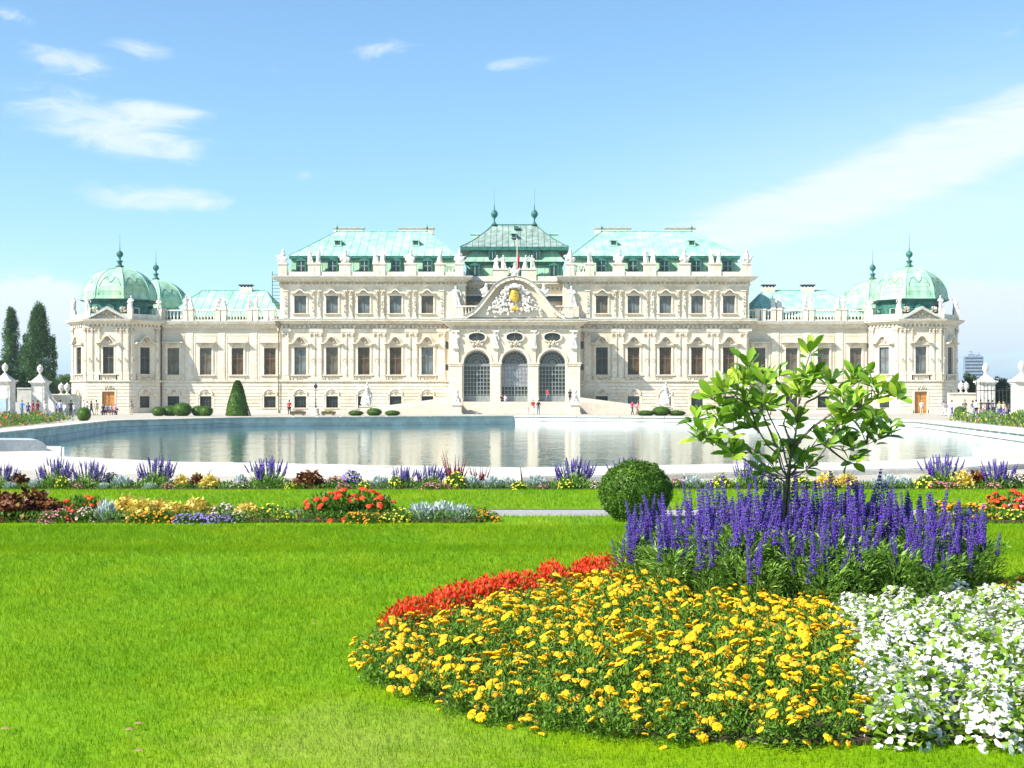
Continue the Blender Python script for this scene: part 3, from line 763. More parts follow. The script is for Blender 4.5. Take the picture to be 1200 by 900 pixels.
for c in cx:                                   # oval windows over the arches
    d = MB()
    for k in range(20):
        t, u = k*math.pi/10, (k+1)*math.pi/10
        def e(t, k_): return (math.cos(t)*1.12*k_, abs(math.sin(t))**.8*(1 if math.sin(t)>0 else -1)*.58*k_)
        d.xz([e(t,1),e(t,1.22),e(u,1.22),e(u,1)], -.25, 0, 0)
    carve(d, 0, -.95, .9, .35, 26, -.12, (.09,.2), 1, 5); carve(d, 0, .75, .5, .15, 9, -.15, (.08,.15), 1, 6)
    o = d.obj('oval_window', STONES, palace, loc=(c,Y-PY,10.4))
    g = MB(); g.xz([(math.cos(t)*1.12,math.sin(t)*.6) for t in np.linspace(0,2*math.pi,21)[:-1]], -.05, .02); g.obj('pane', M['glass_dark'], o)
    g = MB(); g.box(-.03,.03,-.09,-.04,-.55,.55); g.obj('glazing_bar', M['wood_frame'], o)
for i, x in enumerate((-8.05,-2.575,2.575,8.05)):
    o = link('relief_figure', STAT[i], palace, (x,Y-.32-PY,8.9), 0, (1.3,.7,1.35))
for c in cx:                                   # tall glazed arched doors
    d = MB(); y0 = Y+.85
    n = 8
    for k in range(n+1):
        x = -1.8+3.6*k/n; d.box(x-.05,x+.05,y0,y0+.06,0,zs-fl)
    for k in range(8): z = 1.0+k*(zs-fl-1.3)/7; d.box(-1.8,1.8,y0+.01,y0+.05,z-.05,z+.05)
    d.box(-1.8,1.8,y0-.05,y0+.08,zs-fl-.3,zs-fl+.05); d.box(-1.8,1.8,y0-.01,y0+.07,0,.8); d.box(-.07,.07,y0-.04,y0+.07,0,zs-fl)
    for rr in (.45,.85,1.25,1.72):
        d.tube([(rr*math.cos(t),y0+.03,zs-fl+rr*math.sin(t)) for t in np.linspace(0,math.pi,15)], .045 if rr < 1.7 else .08, 4)
    for t in np.linspace(.2,math.pi-.2,9): d.tube([(.1*math.cos(t),y0+.03,zs-fl+.1*math.sin(t)),(1.72*math.cos(t+.12),y0+.03,zs-fl+1.72*math.sin(t+.12))], .03, 4)
    for t in np.linspace(.3,math.pi-.3,7):
        d.tube([(1.05*math.cos(t)+.16*math.cos(u),y0+.03,zs-fl+1.05*math.sin(t)+.16*math.sin(u)) for u in np.linspace(0,6.28,9)], .025, 4)
    o = d.obj('arched_door', M['grey_frame'], palace, loc=(c,-PY,fl)); 
    g = MB(); P = [(-1.8,0),(1.8,0)]+[(1.8*math.cos(t),zs-fl+1.8*math.sin(t)) for t in np.linspace(0,math.pi,17)]
    g.xz(P, y0+.08, y0+.12); g.obj('pane', M['glass_dark'], o)
    if c == 0:
        g = MB(); g.box(-1.75,1.75,y0+.062,y0+.075,2.0,4.8); g.obj('painted_reflection', mat('lavender_painted_reflection',(.24,.24,.30),(.34,.34,.40),1.5,.12,spec=.8), o)  # pale lavender sheet behind the bars, a reflection put in as colour

# bell-shaped gable over the portal
gp = [(545,371.5),(549,369.5),(555,366),(562,359),(568,351),(574,343.5),(579,336.5),(585,331.5),(592,328),(598,326.3),(603.7,325.6)]
L_ = [(-(603.7-x)*.117, EYE+(470-y)*.117) for x,y in gp]
cur = L_+[(-x,z) for x,z in L_[-2::-1]]
b = MB()
b.xz([(x*.97,z-.12) for x,z in cur], Y-.1, Y+1.2, 0)
for (x0,z0),(x1,z1) in zip(cur,cur[1:]):
    d_ = Vector((x1-x0,z1-z0)).normalized(); n_ = Vector((d_.y,-d_.x))*.42
    b.xz([(x0,z0),(x1,z1),(x1+n_.x,z1+n_.y),(x0+n_.x,z0+n_.y)], Y-.85, Y+1.2, 1)
    b.xz([(x0,z0+.05),(x1,z1+.05),(x1,z1+.16),(x0,z0+.16)], Y-.95, Y+1.3, 2)
gab = part(b, 'curved_gable', [M['stone'],M['trim'],M['cornice_lead']])
b = MB()
rr = random.Random(5)
for k in range(230):
    t = rr.random(); a = rr.uniform(-1,1)
    z = 13.55+t*3.9; w = 3.1*(1-t)**.8+.9
    if abs(a*w) < .62 and 14.9 < z < 17.0: continue
    b.ball((a*w, Y-.3-rr.random()*.2, z), rr.uniform(.1,.27), 0, 6, 4, sz=rr.uniform(.7,1.5))
b.lathe([(.9,0),(1.0,.15),(.7,.45),(.2,.8)],10,(0,Y-.3,17.0))
def swag(x,z,dx,dz): b.tube([(x,Y-.35,z),(x+dx*.5,Y-.5,z+dz*.5-.3),(x+dx,Y-.35,z+dz)],[.15,.2,.12],6)
for sd in (-1,1): swag(sd*.9,16.3,sd*1.4,-1.3); swag(sd*1.2,15.2,sd*1.7,-.9); swag(sd*.8,17.2,sd*1.0,-.4)
coat = b.obj('coat_of_arms', M['statue'], gab)
b = MB(); b.ball((0,Y-.62,16.05), .62, 0, 14, 8, sz=1.45, sy=.5)
for z_ in (15.7,16.1,16.5): b.tube([(-.5,Y-.9,z_),(0,Y-1.0,z_-.12),(.5,Y-.9,z_)],.05,5)
b.ball((0,Y-.6,14.35),.4,0,10,6,sz=.8,sy=.5); b.ball((-.35,Y-.55,14.2),.25,0,8,5); b.ball((.35,Y-.55,14.2),.25,0,8,5)
b.obj('gilded_shield', M['gold'], coat, True)
put_statue(-.0, Y, 18.75, 1, 1.0, True)
put_statue(-3.95, Y, 15.9, 3, 1.0, True, .3); put_statue(3.95, Y, 15.9, 4, 1.0, True, -.3)
for sd in (-1,1):                              # balcony rail in the recess and figures on the block corners
    b = MB(); balusters(b, *sorted((sd*3.2,sd*8.2)), 13.2, 1.7, Y+2.6, .4); part(b, 'balustrade', M['trim'])
    o = link('relief_figure', STAT[2+sd], palace, (sd*8.05,178.7-PY,14.9), 0, (1.7,1,1.7))
    b = MB(); b.box(sd*8.05-.9,sd*8.05+.9,178.2,179,13.2,14.9); part(b, 'statue_plinth', M['trim'])
    for z in (9.0,6.0,3.4):
        b = MB(); b.box(-.17,.17,-.06,.3,0,1.0 if z > 8 else .8); b.obj('window', M['glass_dark'], palace, loc=(sd*9.45,0,z))

# terrace, steps and ramps in front of the portal
b = MB()
b.box(-8,8,170,175.7,0,1.60,0)
for k in range(9): b.box(-7.3,7.3,166.4+k*.4,170.02,k*.178+.001,(k+1)*.178,0)
for sd in (-1,1):
    b.xz([(sd*8,0),(sd*18,0),(sd*18,.35),(sd*8,1.6)], 168, 175.0, 0)
    b.xz([(sd*8,1.6),(sd*18,.35),(sd*18,.95),(sd*8,2.25)], 168.0, 168.35, 1)
    b.box(sd*7.35,sd*8.0,166.3,170,0,1.62,1)
part(b, 'stair_terrace', [mat('warm_step_stone',(.60,.50,.38),(.70,.62,.50),1.5,.85,.2,12), M['trim']])
# ------------------------------------------------------------------ ground, pond, lawns
G = {}
G['gravel'] = mat('pale_gravel',(.40,.36,.29),(.52,.47,.39),3,.95,.4,60,tint=((.85,.8,.72),.3,.6))
G['path'] = mat('grey_gravel_path',(.30,.29,.27),(.44,.42,.39),30,.95,.5,90)
G['soil'] = mat('dark_garden_soil',(.035,.022,.014),(.09,.06,.04),8,.95,.6,25)
G['copingm'] = mat('white_coping_stone',(.52,.49,.43),(.66,.63,.56),2,.8,.3,15,tint=((.8,.77,.7),.4,.8))
G['pondwall'] = mat('grey_pond_wall_stone',(.60,.60,.57),(.76,.75,.70),1.2,.85,.4,8,tint=((.6,.6,.58),.5,.7))
def grass_mat(name, dry=True, island=True):
    m = bpy.data.materials.new(name); m.use_nodes = True
    nt = m.node_tree; N = nt.nodes; L = nt.links; b = N['Principled BSDF']; out = N['Material Output']
    b.inputs['Roughness'].default_value = .65; b.inputs['Specular IOR Level'].default_value = .12
    tc = N.new('ShaderNodeTexCoord'); g = N.new('ShaderNodeNewGeometry')
    cr = N.new('ShaderNodeValToRGB'); e = cr.color_ramp.elements
    e[0].position = 0; e[0].color = (.10,.21,.003,1); e[1].position = 1; e[1].color = (.40,.54,.05,1)
    for p, c in ((.45,(.18,.34,.002)),(.8,(.24,.41,.003)),(.96,(.28,.46,.012))): q = e.new(p); q.color = (*c,1)
    if island: L.new(g.outputs['Random Per Island'], cr.inputs['Fac'])
    else:
        n0 = N.new('ShaderNodeTexNoise'); n0.inputs['Scale'].default_value = 60; n0.inputs['Detail'].default_value = 4
        L.new(tc.outputs['Object'], n0.inputs['Vector']); L.new(n0.outputs['Fac'], cr.inputs['Fac'])
    def layer(sock, scale, col, lo, hi, amt, st=(1,1,1)):
        mp = N.new('ShaderNodeMapping'); mp.inputs['Scale'].default_value = st; L.new(tc.outputs['Object'], mp.inputs['Vector'])
        n = N.new('ShaderNodeTexNoise'); n.inputs['Scale'].default_value = scale; n.inputs['Detail'].default_value = 4
        L.new(mp.outputs['Vector'], n.inputs['Vector'])
        mr = N.new('ShaderNodeMapRange'); mr.inputs['From Min'].default_value = lo; mr.inputs['From Max'].default_value = hi; mr.inputs['To Max'].default_value = amt
        L.new(n.outputs['Fac'], mr.inputs['Value'])
        mx = N.new('ShaderNodeMix'); mx.data_type = 'RGBA'; mx.blend_type = 'MULTIPLY'
        L.new(mr.outputs['Result'], mx.inputs['Factor']); L.new(sock, mx.inputs['A']); mx.inputs['B'].default_value = (*col,1)
        return mx.outputs['Result']
    s = layer(cr.outputs['Color'], .55, (.70,.86,.6), .45, .65, .6, (1,.6,1))
    s = layer(s, .9, (1.3,1.08,1.0), .48, .68, .7, (1,.5,1))
    s = layer(layer(s, 4, (.72,.83,.7), .4, .65, .7), 1.3, (1.12,1.0,.8), .45, .6, .8, (.35,1,1))
    if dry:                                    # a worn, yellowed patch by the marigold bed
        vm = N.new('ShaderNodeVectorMath'); vm.operation = 'DISTANCE'; vm.inputs[1].default_value = (-.75,6.2,0)
        L.new(tc.outputs['Object'], vm.inputs[0])
        n = N.new('ShaderNodeTexNoise'); n.inputs['Scale'].default_value = 3.5; L.new(tc.outputs['Object'], n.inputs['Vector'])
        ad = N.new('ShaderNodeMath'); ad.operation = 'MULTIPLY_ADD'; ad.inputs[1].default_value = 1.6; L.new(n.outputs['Fac'], ad.inputs[0]); L.new(vm.outputs['Value'], ad.inputs[2])
        mr = N.new('ShaderNodeMapRange'); mr.inputs['From Min'].default_value = 1.9; mr.inputs['From Max'].default_value = .9; mr.inputs['To Max'].default_value = .26
        L.new(ad.outputs['Value'], mr.inputs['Value'])
        mx = N.new('ShaderNodeMix'); mx.data_type = 'RGBA'; L.new(mr.outputs['Result'], mx.inputs['Factor']); L.new(s, mx.inputs['A']); mx.inputs['B'].default_value = (.50,.45,.13,1)
        s = mx.outputs['Result']
    L.new(s, b.inputs['Base Color'])
    if island:
        t = N.new('ShaderNodeBsdfTranslucent'); L.new(s, t.inputs['Color']); ms = N.new('ShaderNodeMixShader'); ms.inputs['Fac'].default_value = .45
        L.new(b.outputs['BSDF'], ms.inputs[1]); L.new(t.outputs['BSDF'], ms.inputs[2]); L.new(ms.outputs['Shader'], out.inputs['Surface'])
    return m
G['blades'] = grass_mat('grass_blades'); G['lawn'] = grass_mat('lawn_turf', island=False)

halfL = [(-23.8,125),(-26.5,123),(-31.6,107.8),(-32.4,103),(-22.8,48),(-15.5,44),(-12.7,36),(-8.8,33)]
pond = [(.2,137.6)]+halfL+[(.2,30)]+[(.4-x,y) for x,y in halfL[::-1]]
offw = [1.5,1.5,1.5,1.5,1.5,2.2,3.0,3.2,3.2,3.6,3.2,3.2,3.0,2.2,1.5,1.5,1.5,1.5]
pond_out = offset(pond, offw)
hole = offset(pond, .6)
b = MB()
outer = [(-6000,-400),(6000,-400),(6000,9000),(-6000,9000)]
L2 = [[Vector((x,y,0)) for x,y in outer],[Vector((x,y,0)) for x,y in hole]]
allp = outer+hole
for t in tessellate_polygon(L2): b.face([(allp[i][0],allp[i][1],0) for i in t])
tag(b.obj('ground', G['gravel']), kind='structure')
b = MB(); b.xy(offset(pond,.05), -.86, -.82)
wm = bpy.data.materials.new('pond_water'); wm.use_nodes = True
nt = wm.node_tree; N = nt.nodes; L = nt.links; pb = N['Principled BSDF']
pb.inputs['Base Color'].default_value = (.10,.19,.16,1); pb.inputs['Roughness'].default_value = .05; pb.inputs['IOR'].default_value = 1.33
tc = N.new('ShaderNodeTexCoord')
def noise_n(scale, st, det=3):
    mp = N.new('ShaderNodeMapping'); mp.inputs['Scale'].default_value = st; L.new(tc.outputs['Object'], mp.inputs['Vector'])
    n = N.new('ShaderNodeTexNoise'); n.inputs['Scale'].default_value = scale; n.inputs['Detail'].default_value = det; L.new(mp.outputs['Vector'], n.inputs['Vector']); return n
n1 = noise_n(2.2,(1,.8,1)); n2 = noise_n(.35,(1,.6,1))
ma = N.new('ShaderNodeMath'); ma.operation = 'MULTIPLY_ADD'; ma.inputs[1].default_value = 2.0; L.new(n2.outputs['Fac'], ma.inputs[0]); L.new(n1.outputs['Fac'], ma.inputs[2])
bp = N.new('ShaderNodeBump'); bp.inputs['Strength'].default_value = .5; bp.inputs['Distance'].default_value = .03; L.new(ma.outputs['Value'], bp.inputs['Height']); L.new(bp.outputs['Normal'], pb.inputs['Normal'])
tag(b.obj('pond_water', wm), kind='structure')
b = MB(); n = len(pond)
p0 = pond; p1 = offset(pond,.62); pin = offset(pond,-.10); pmid = offset(pond,.06)
for i in range(n):
    j = (i+1)%n
    b.xy([p0[i],p0[j],p1[j],p1[i]], -.42, -.03); b.xy([pmid[i],pmid[j],p1[j],p1[i]], -.95, -.44)
basin = tag(b.obj('pond_wall', G['pondwall']), 'grey stone basin wall with white coping round the pond', 'pond wall')
b = MB(); po = pond_out
for i in range(n):
    j = (i+1)%n
    A, B = Vector(pin[i]), Vector(pin[j]); A2, B2 = Vector(po[i]), Vector(po[j])
    k = max(1,int((B-A).length/2.4))
    for q in range(k):
        t, u = q/k+.0015, (q+1)/k-.0015
        a, c = A.lerp(B,t), A.lerp(B,u); a2, c2 = A2.lerp(B2,t), A2.lerp(B2,u)
        ai, ci = a.lerp(a2,.03), c.lerp(c2,.03)
        b.xy([tuple(a),tuple(c),tuple(c2),tuple(a2)], -.028, .10)
        b.xy([tuple(ai),tuple(ci),tuple(c2.lerp(c,.02)),tuple(a2.lerp(a,.02))], .10, .125)
b.obj('coping', G['copingm'], basin)

# lawns, path and beds in front
LH = lambda x, y: .012+.085*max(0,min(1,(y-9.5)/3.4))*max(0,min(1,(14.6-y)/1.3))+.012*noise.noise(Vector((x*.5,y*.5,0)))
def lawn_sheet(name, x0, x1, y0, y1, nx, ny, f, m):
    V = [(x0+(x1-x0)*i/nx, y0+(y1-y0)*j/ny) for j in range(ny+1) for i in range(nx+1)]
    me = bpy.data.meshes.new(name)
    me.from_pydata([(x,y,f(x,y)) for x,y in V],[],[(j*(nx+1)+i,j*(nx+1)+i+1,(j+1)*(nx+1)+i+1,(j+1)*(nx+1)+i) for j in range(ny) for i in range(nx)])
    me.materials.append(m); me.polygons.foreach_set('use_smooth',[True]*len(me.polygons))
    return tag(link(name, me), kind='structure')
lawn_sheet('lawn', -40, 40, -12, 18.45, 160, 150, lambda x,y: LH(x,y)+.013, G['lawn'])
lawn_sheet('lawn', -40, 40, 19.7, 24.05, 80, 10, lambda x,y: .02, G['lawn'])
b = MB(); b.xy([(-40,18.46),(40,18.46),(40,19.69),(-40,19.69)], .001, .010); tag(b.obj('path', G['path']), kind='structure')
b = MB(); b.xy([(-22,24.06),(22,24.06),(22,25.15),(-22,25.15)], .001, .03); tag(b.obj('border_soil', G['soil']), kind='structure')
for s in (-1,1):
    b = MB(); b.xy([(s*34,64),(s*75,50),(s*75,122),(s*41,122),(s*41,105)], .001, .014); tag(b.obj('lawn', G['lawn']), kind='structure')

def blades(n, ya, yb, fx, h, w, hfn, mask=None):
    y = RNG.uniform(ya,yb,n); x = RNG.uniform(-1,1,n)*(fx*y+.3)
    if mask is not None:
        k = ~mask(x,y); x, y = x[k], y[k]
    n = len(x); z = hfn(x,y)
    sc = (.55+.45*y/7.0)
    hh = h*RNG.uniform(.5,1.25,n)*np.minimum(sc,1.6); ww = w*sc*RNG.uniform(.7,1.3,n)
    a = RNG.uniform(0,2*np.pi,n); ln = RNG.uniform(.1,.9,n)*hh; la = RNG.uniform(0,2*np.pi,n)
    V = np.zeros((n,3,3))
    V[:,0] = np.stack([x-np.cos(a)*ww/2, y-np.sin(a)*ww/2, z-.004],1); V[:,1] = np.stack([x+np.cos(a)*ww/2, y+np.sin(a)*ww/2, z-.004],1)
    V[:,2] = np.stack([x+np.cos(la)*ln, y+np.sin(la)*ln, z+hh],1)
    return V
bedP = [(-.97,7.95),(-.78,7.4),(-.42,6.85),(0,6.5),(.6,6.2),(1.2,6.05),(1.8,6.05),(2.5,6.1),(3.2,6.5),(3.9,7.3),(4.4,8.5),(4.5,9.6),(4.1,10.8),(3.1,11.7),(1.8,12),(.9,11.5),(.2,10.6),(-.4,9.6),(-.85,8.7)]
def inside(px, py, poly):
    px = np.asarray(px); c = np.zeros(px.shape, bool); n = len(poly)
    for i in range(n):
        x0,y0 = poly[i]; x1,y1 = poly[(i+1)%n]
        k = ((y0 > py) != (y1 > py)) & (px < (x1-x0)*(py-y0)/(y1-y0+1e-12)+x0)
        c ^= k
    return c
def LHn(x, y):
    return .03+.085*np.clip((y-9.5)/3.4,0,1)*np.clip((14.6-y)/1.3,0,1)
bed_in = offset(bedP,-.14)
NB = 430000
V = np.concatenate([blades(NB,5.3,16.95,.47,.028,.0036,LHn,lambda x,y: inside(x,y,bed_in)), blades(14000,16.9,18.4,.47,.036,.0042,LHn), blades(70000,19.72,24.0,.47,.03,.0038,lambda x,y: np.full(len(x),.022))])
tag(link('grass', fastmesh('grass', V, 3, [G['blades']])), kind='stuff')

# ------------------------------------------------------------------ plants
def unit(n):
    v = RNG.normal(size=(n,3)); return v/np.linalg.norm(v,axis=1,keepdims=True)
def cards(P, D, Ln, W, fold=.25, wide=.45):
    """leaf-shaped quads: base at P, growing along D"""
    n = len(P); D = D/np.linalg.norm(D,axis=1,keepdims=True)
    S_ = np.cross(D, unit(n)*.5+np.array([0,0,1.])); S_ /= np.linalg.norm(S_,axis=1,keepdims=True)+1e-9
    U_ = np.cross(S_, D)
    Ln = np.broadcast_to(Ln,(n,))[:,None]; W = np.broadcast_to(W,(n,))[:,None]
    V = np.zeros((n,4,3)); V[:,0] = P; m = P+D*Ln*wide
    V[:,1] = m+S_*W/2+U_*W*fold; V[:,3] = m-S_*W/2+U_*W*fold; V[:,2] = P+D*Ln
    return V
def dome_pts(n, r, h, shell=.5):
    """points in a mound of radius r and height h, most near its skin, with outward directions"""
    d = unit(n); d[:,2] = np.abs(d[:,2]); k = RNG.uniform(shell,1,n)[:,None]
    P = d*k*np.array([r,r,h]); return P, d
PM = {
 'mari': mat('marigold_leaf',(.055,.14,.008),(.18,.33,.03),1,.6,island=True,trans=.2),
 'green': mat('mid_green_leaf',(.05,.14,.012),(.17,.32,.04),1,.5,island=True,trans=.3),
 'salv': mat('salvia_leaf',(.10,.25,.02),(.36,.54,.10),1,.45,island=True,trans=.25),
 'box': mat('box_leaf',(.03,.10,.008),(.16,.29,.03),1,.5,island=True,trans=.2),
 'beg': mat('begonia_leaf',(.16,.32,.02),(.38,.54,.06),1,.35,island=True,trans=.3),
 'silver': mat('silver_leaf',(.38,.45,.43),(.66,.72,.69),1,.7,island=True),
 'ycol': mat('yellow_coleus_leaf',(.62,.42,.03),(.88,.74,.22),1,.5,island=True,trans=.2),
 'dcol': mat('dark_red_coleus_leaf',(.08,.02,.012),(.38,.22,.05),1,.5,island=True,c3=(.19,.06,.02)),
 'yel': mat('yellow_petal',(.90,.44,.001),(.96,.60,.004),1,.6,island=True,trans=.15),
 'yelc': mat('orange_petal_heart',(.80,.33,.003),(.85,.45,.01),1,.6,island=True),
 'gold': mat('golden_petal',(.88,.36,.002),(.94,.48,.004),1,.6,island=True,trans=.15),
 'ylem': mat('lemon_petal',(.85,.70,.02),(.92,.82,.10),1,.6,island=True,trans=.15),
 'org': mat('orange_petal',(.80,.25,.01),(.88,.42,.02),1,.6,island=True,trans=.15),
 'red': mat('red_petal',(.75,.02,.008),(.92,.10,.02),1,.6,island=True,trans=.15),
 'pink': mat('pink_petal',(.62,.06,.18),(.85,.40,.48),1,.6,island=True,trans=.15),
 'pale': mat('pale_pink_petal',(.75,.45,.50),(.85,.70,.70),1,.6,island=True,trans=.15),
 'white': mat('white_petal',(.80,.79,.71),(.87,.86,.81),1,.6,island=True,trans=.2),
 'vio': mat('violet_blue_floret',(.045,.015,.20),(.20,.10,.50),1,.6,island=True,c3=(.07,.025,.32)),
 'lav': mat('lavender_floret',(.22,.13,.48),(.40,.28,.62),1,.6,island=True),
 'plum': mat('dark_plume',(.14,.015,.03),(.30,.06,.06),1,.6,island=True),
 'stem': mat('green_stem',(.08,.17,.03),(.12,.22,.05),4,.6),
 'bark': mat('grey_brown_bark',(.10,.075,.05),(.22,.18,.13),6,.9,.5,30),
}
def blossom(R_, seed, petals=8, dome=.35, mats=('yel','yelc')):
    rg = random.Random(seed); b = MB(); n = petals*3
    rings = [(1.0,.0),(.8,.16),(.5,.26),(.22,.33)]
    ph = [rg.uniform(-.06,.06) for _ in range(n)]
    P = []
    for j,(q,z) in enumerate(rings):
        for k in range(n):
            a = 2*math.pi*k/n; m_ = 1-.16*(1-abs(math.sin(a*petals/2)))**2*q+ph[k]*q
            P.append((R_*q*m_*math.cos(a), R_*q*m_*math.sin(a), R_*(z*dome*2+ph[(k*3+j*5)%n]*1.6-(0 if q<1 else .12))))
    P.append((0,0,R_*.30*dome*2)); P.append((0,0,-R_*.35))
    fs, ms = [], []
    for j in range(3):
        for k in range(n):
            l = (k+1)%n; fs.append((j*n+k,j*n+l,(j+1)*n+l,(j+1)*n+k)); ms.append(1 if j == 2 else 0)
    for k in range(n):
        l = (k+1)%n; fs.append((3*n+k,3*n+l,4*n)); ms.append(1); fs.append((l,k,4*n+1)); ms.append(0)
    i = 0; b.v += P; b.f += fs; b.m += ms
    return b.mesh('blossom', [PM[m] for m in mats])
def floret_balls(P, r, seed=0):
    """little faceted florets as 6 triangles each (n,6,3,3)"""
    n = len(P); r = np.broadcast_to(r,(n,))[:,None]
    A = unit(n)*r; B = np.cross(A, unit(n)); B = B/np.linalg.norm(B,axis=1,keepdims=True)*r; C = np.cross(A,B)/r
    V = np.zeros((n,8,3,3)); k = 0
    for sa in (1,-1):
        for sb in (1,-1):
            for sc in (1,-1):
                V[:,k,0] = P+A*sa; V[:,k,1] = P+B*sb; V[:,k,2] = P+C*sc; k += 1
    return V.reshape(-1,3,3)
def flower4(P, Nn, r):
    """open four-petalled flowers: two crossed leaf quads, facing Nn"""
    n = len(P); a = np.cross(Nn, unit(n)); a /= np.linalg.norm(a,axis=1,keepdims=True)+1e-9; c = np.cross(Nn,a)
    r = np.broadcast_to(r,(n,))[:,None]; out = []
    for u, v in ((a,c),(c,-a)):
        for sg in (1,-1):
            V = np.zeros((n,4,3)); V[:,0] = P; V[:,1] = P+u*r*sg*.62+v*r*.42+Nn*r*.25; V[:,2] = P+u*r*sg*1.0+Nn*r*.1; V[:,3] = P+u*r*sg*.62-v*r*.42+Nn*r*.25
            out.append(V)
    return np.concatenate(out)

def flower_round(P, Nn, r):
    """small rounded blooms: two cupped six-sided petals layers each"""
    n = len(P); Nn = Nn/np.linalg.norm(Nn,axis=1,keepdims=True); a = np.cross(Nn, unit(n)); a /= np.linalg.norm(a,axis=1,keepdims=True)+1e-9; c = np.cross(Nn,a)
    r = np.broadcast_to(r,(n,))[:,None]; out = []
    for off, q, up in ((0,1.0,0),(.5,.72,.35),(.2,.8,.15)):
        V = np.zeros((n,6,3)); sh = (a*math.cos(off*9)+c*math.sin(off*9))*r*(.55 if off else 0)
        for k in range(6):
            t = k*math.pi/3+off; V[:,k] = P+sh+Nn*r*(up+(.22 if k%2 else .0))+(a*math.cos(t)+c*math.sin(t))*r*q*RNG.uniform(.85,1.1,n)[:,None]
        out.append(V)
    return np.concatenate(out)
TPL = {}
def tpl(kind):
    """(foliage mesh, blossom mesh or None) for a clump about 0.3 m in radius and 0.35 m tall"""
    if kind in TPL: return TPL[kind]
    r, h = .3, .35
    fol = blo = None
    P, D = dome_pts(520, r, h, .35)
    up = np.array([0,0,.5])
    if kind in ('zinnia','redgreen','orange','lemon','pink','palepink','ageratum','pinkred'):
        fol = fastmesh(kind+'_foliage', cards(P*.9, D*.6+unit(520)*.5+up*.3, RNG.uniform(.05,.09,520), .035), 4, [PM['green']])
        mt = {'zinnia':'red','redgreen':'red','orange':'org','lemon':'ylem','pink':'pink','palepink':'pale','ageratum':'lav','pinkred':'pink'}[kind]
        n = {'zinnia':26,'redgreen':16,'orange':45,'lemon':45,'pink':80,'palepink':70,'ageratum':120,'pinkred':60}[kind]
        Q, E_ = dome_pts(n, r, h, .93); Q = Q+E_*.02
        sz = .046 if kind in ('zinnia','redgreen') else (.033 if n < 60 else .028)
        bm = []
        base = blossom(1, 3, 8, .5, (mt, mt)); vs = np.array([v.co for v in base.vertices]); fs = [tuple(p.vertices) for p in base.polygons]
        b = MB()
        for q, e in zip(Q,E_):
            qt = Vector(e*.6+np.array([0,-.1,.6])).to_track_quat('Z','Y').to_matrix(); k = sz*random.uniform(.75,1.2)
            b.mesh_in([Vector(q)+qt@Vector(v)*k for v in vs], fs)
        blo = b.mesh(kind+'_blossoms', [PM[mt]])
    elif kind == 'silver':
        fol = fastmesh('silver_foliage', cards(P*.8, D*.8+unit(520)*.4+up, RNG.uniform(.08,.14,520), .035), 4, [PM['silver']])
    elif kind == 'ycoleus':
        fol = fastmesh('coleus_foliage', cards(P*.85, D*.45+unit(520)*.7, RNG.uniform(.06,.10,520), .07), 4, [PM['ycol']])
    elif kind == 'dcoleus':
        fol = fastmesh('coleus_foliage', cards(P*.85, D*.45+unit(520)*.7, RNG.uniform(.06,.10,520), .065), 4, [PM['dcol']])
    elif kind == 'plume':
        fol = fastmesh('plume_foliage', cards(P[:200]*.8, D[:200]*.5+up*1.2, .16, .03), 4, [PM['plum']])
        b = MB()
        for k in range(9):
            a = k*.7; x, y = .14*math.cos(a), .14*math.sin(a); hh = random.uniform(.3,.62)
            Q = np.array([[x*(1+t*1.4), y*(1+t*1.4), hh*t+.05] for t in np.linspace(.3,1,26)])
            b.arrays(floret_balls(Q+unit(26)*.008, np.linspace(.028,.008,26)),3)
        blo = b.mesh('plumes', [PM['plum']])
    elif kind == 'salvia':                        # violet spikes over green leaves, as the far border shows them
        P, D = dome_pts(650, r, .30, .2)
        fol = fastmesh('salvia_foliage', cards(P, D*.4+unit(650)*.4+up*1.3, RNG.uniform(.06,.10,650), .022), 4, [PM['salv']])
        b = MB()
        for k in range(46):
            a = random.uniform(0,6.28); q = math.sqrt(random.random())*.27; x, y = q*math.cos(a), q*math.sin(a)
            ht = random.uniform(.38,.62)*(1.15-q); ln = random.uniform(.14,.24); lx, ly = x*.2, y*.2
            b.tube([(x*.6,y*.6,.1),(x+lx,y+ly,ht)],.005,4,1)
            Q = np.array([[x+lx*t, y+ly*t, ht-ln+ln*1.15*t] for t in np.linspace(0,1,20)])
            b.arrays(floret_balls(Q+unit(20)*.008*np.linspace(1.3,.2,20)[:,None], np.linspace(.016,.008,20)),3)
        blo = b.mesh('salvia_spikes', [PM['vio'],PM['stem']])
    elif kind == 'box':
        P = unit(2600)*np.array([.3,.3,.3])*RNG.uniform(.93,1.03,2600)[:,None]; D = P/.3
        V = cards(P, D*.6+unit(2600)*.7, .032, .022); fol = fastmesh('box_foliage', V, 4, [PM['box']])
    TPL[kind] = (fol, blo); return TPL[kind]
def clump(kind, x, y, r, h, name, label, cat, group=None, rz=None, z=.02, kids=True):
    fol, blo = tpl(kind); h = h*{'salvia':.50,'plume':.6,'dcoleus':.85,'ycoleus':.85}.get(kind,.95)
    o = link(name, fol, None, (x,y,z), random.uniform(0,6.28) if rz is None else rz, (r/.3,r/.3,h/.35))
    tag(o, label, cat, group)
    if blo: link('blossoms' if kind not in ('salvia','plume') else 'flower_spikes', blo, o)
    return o

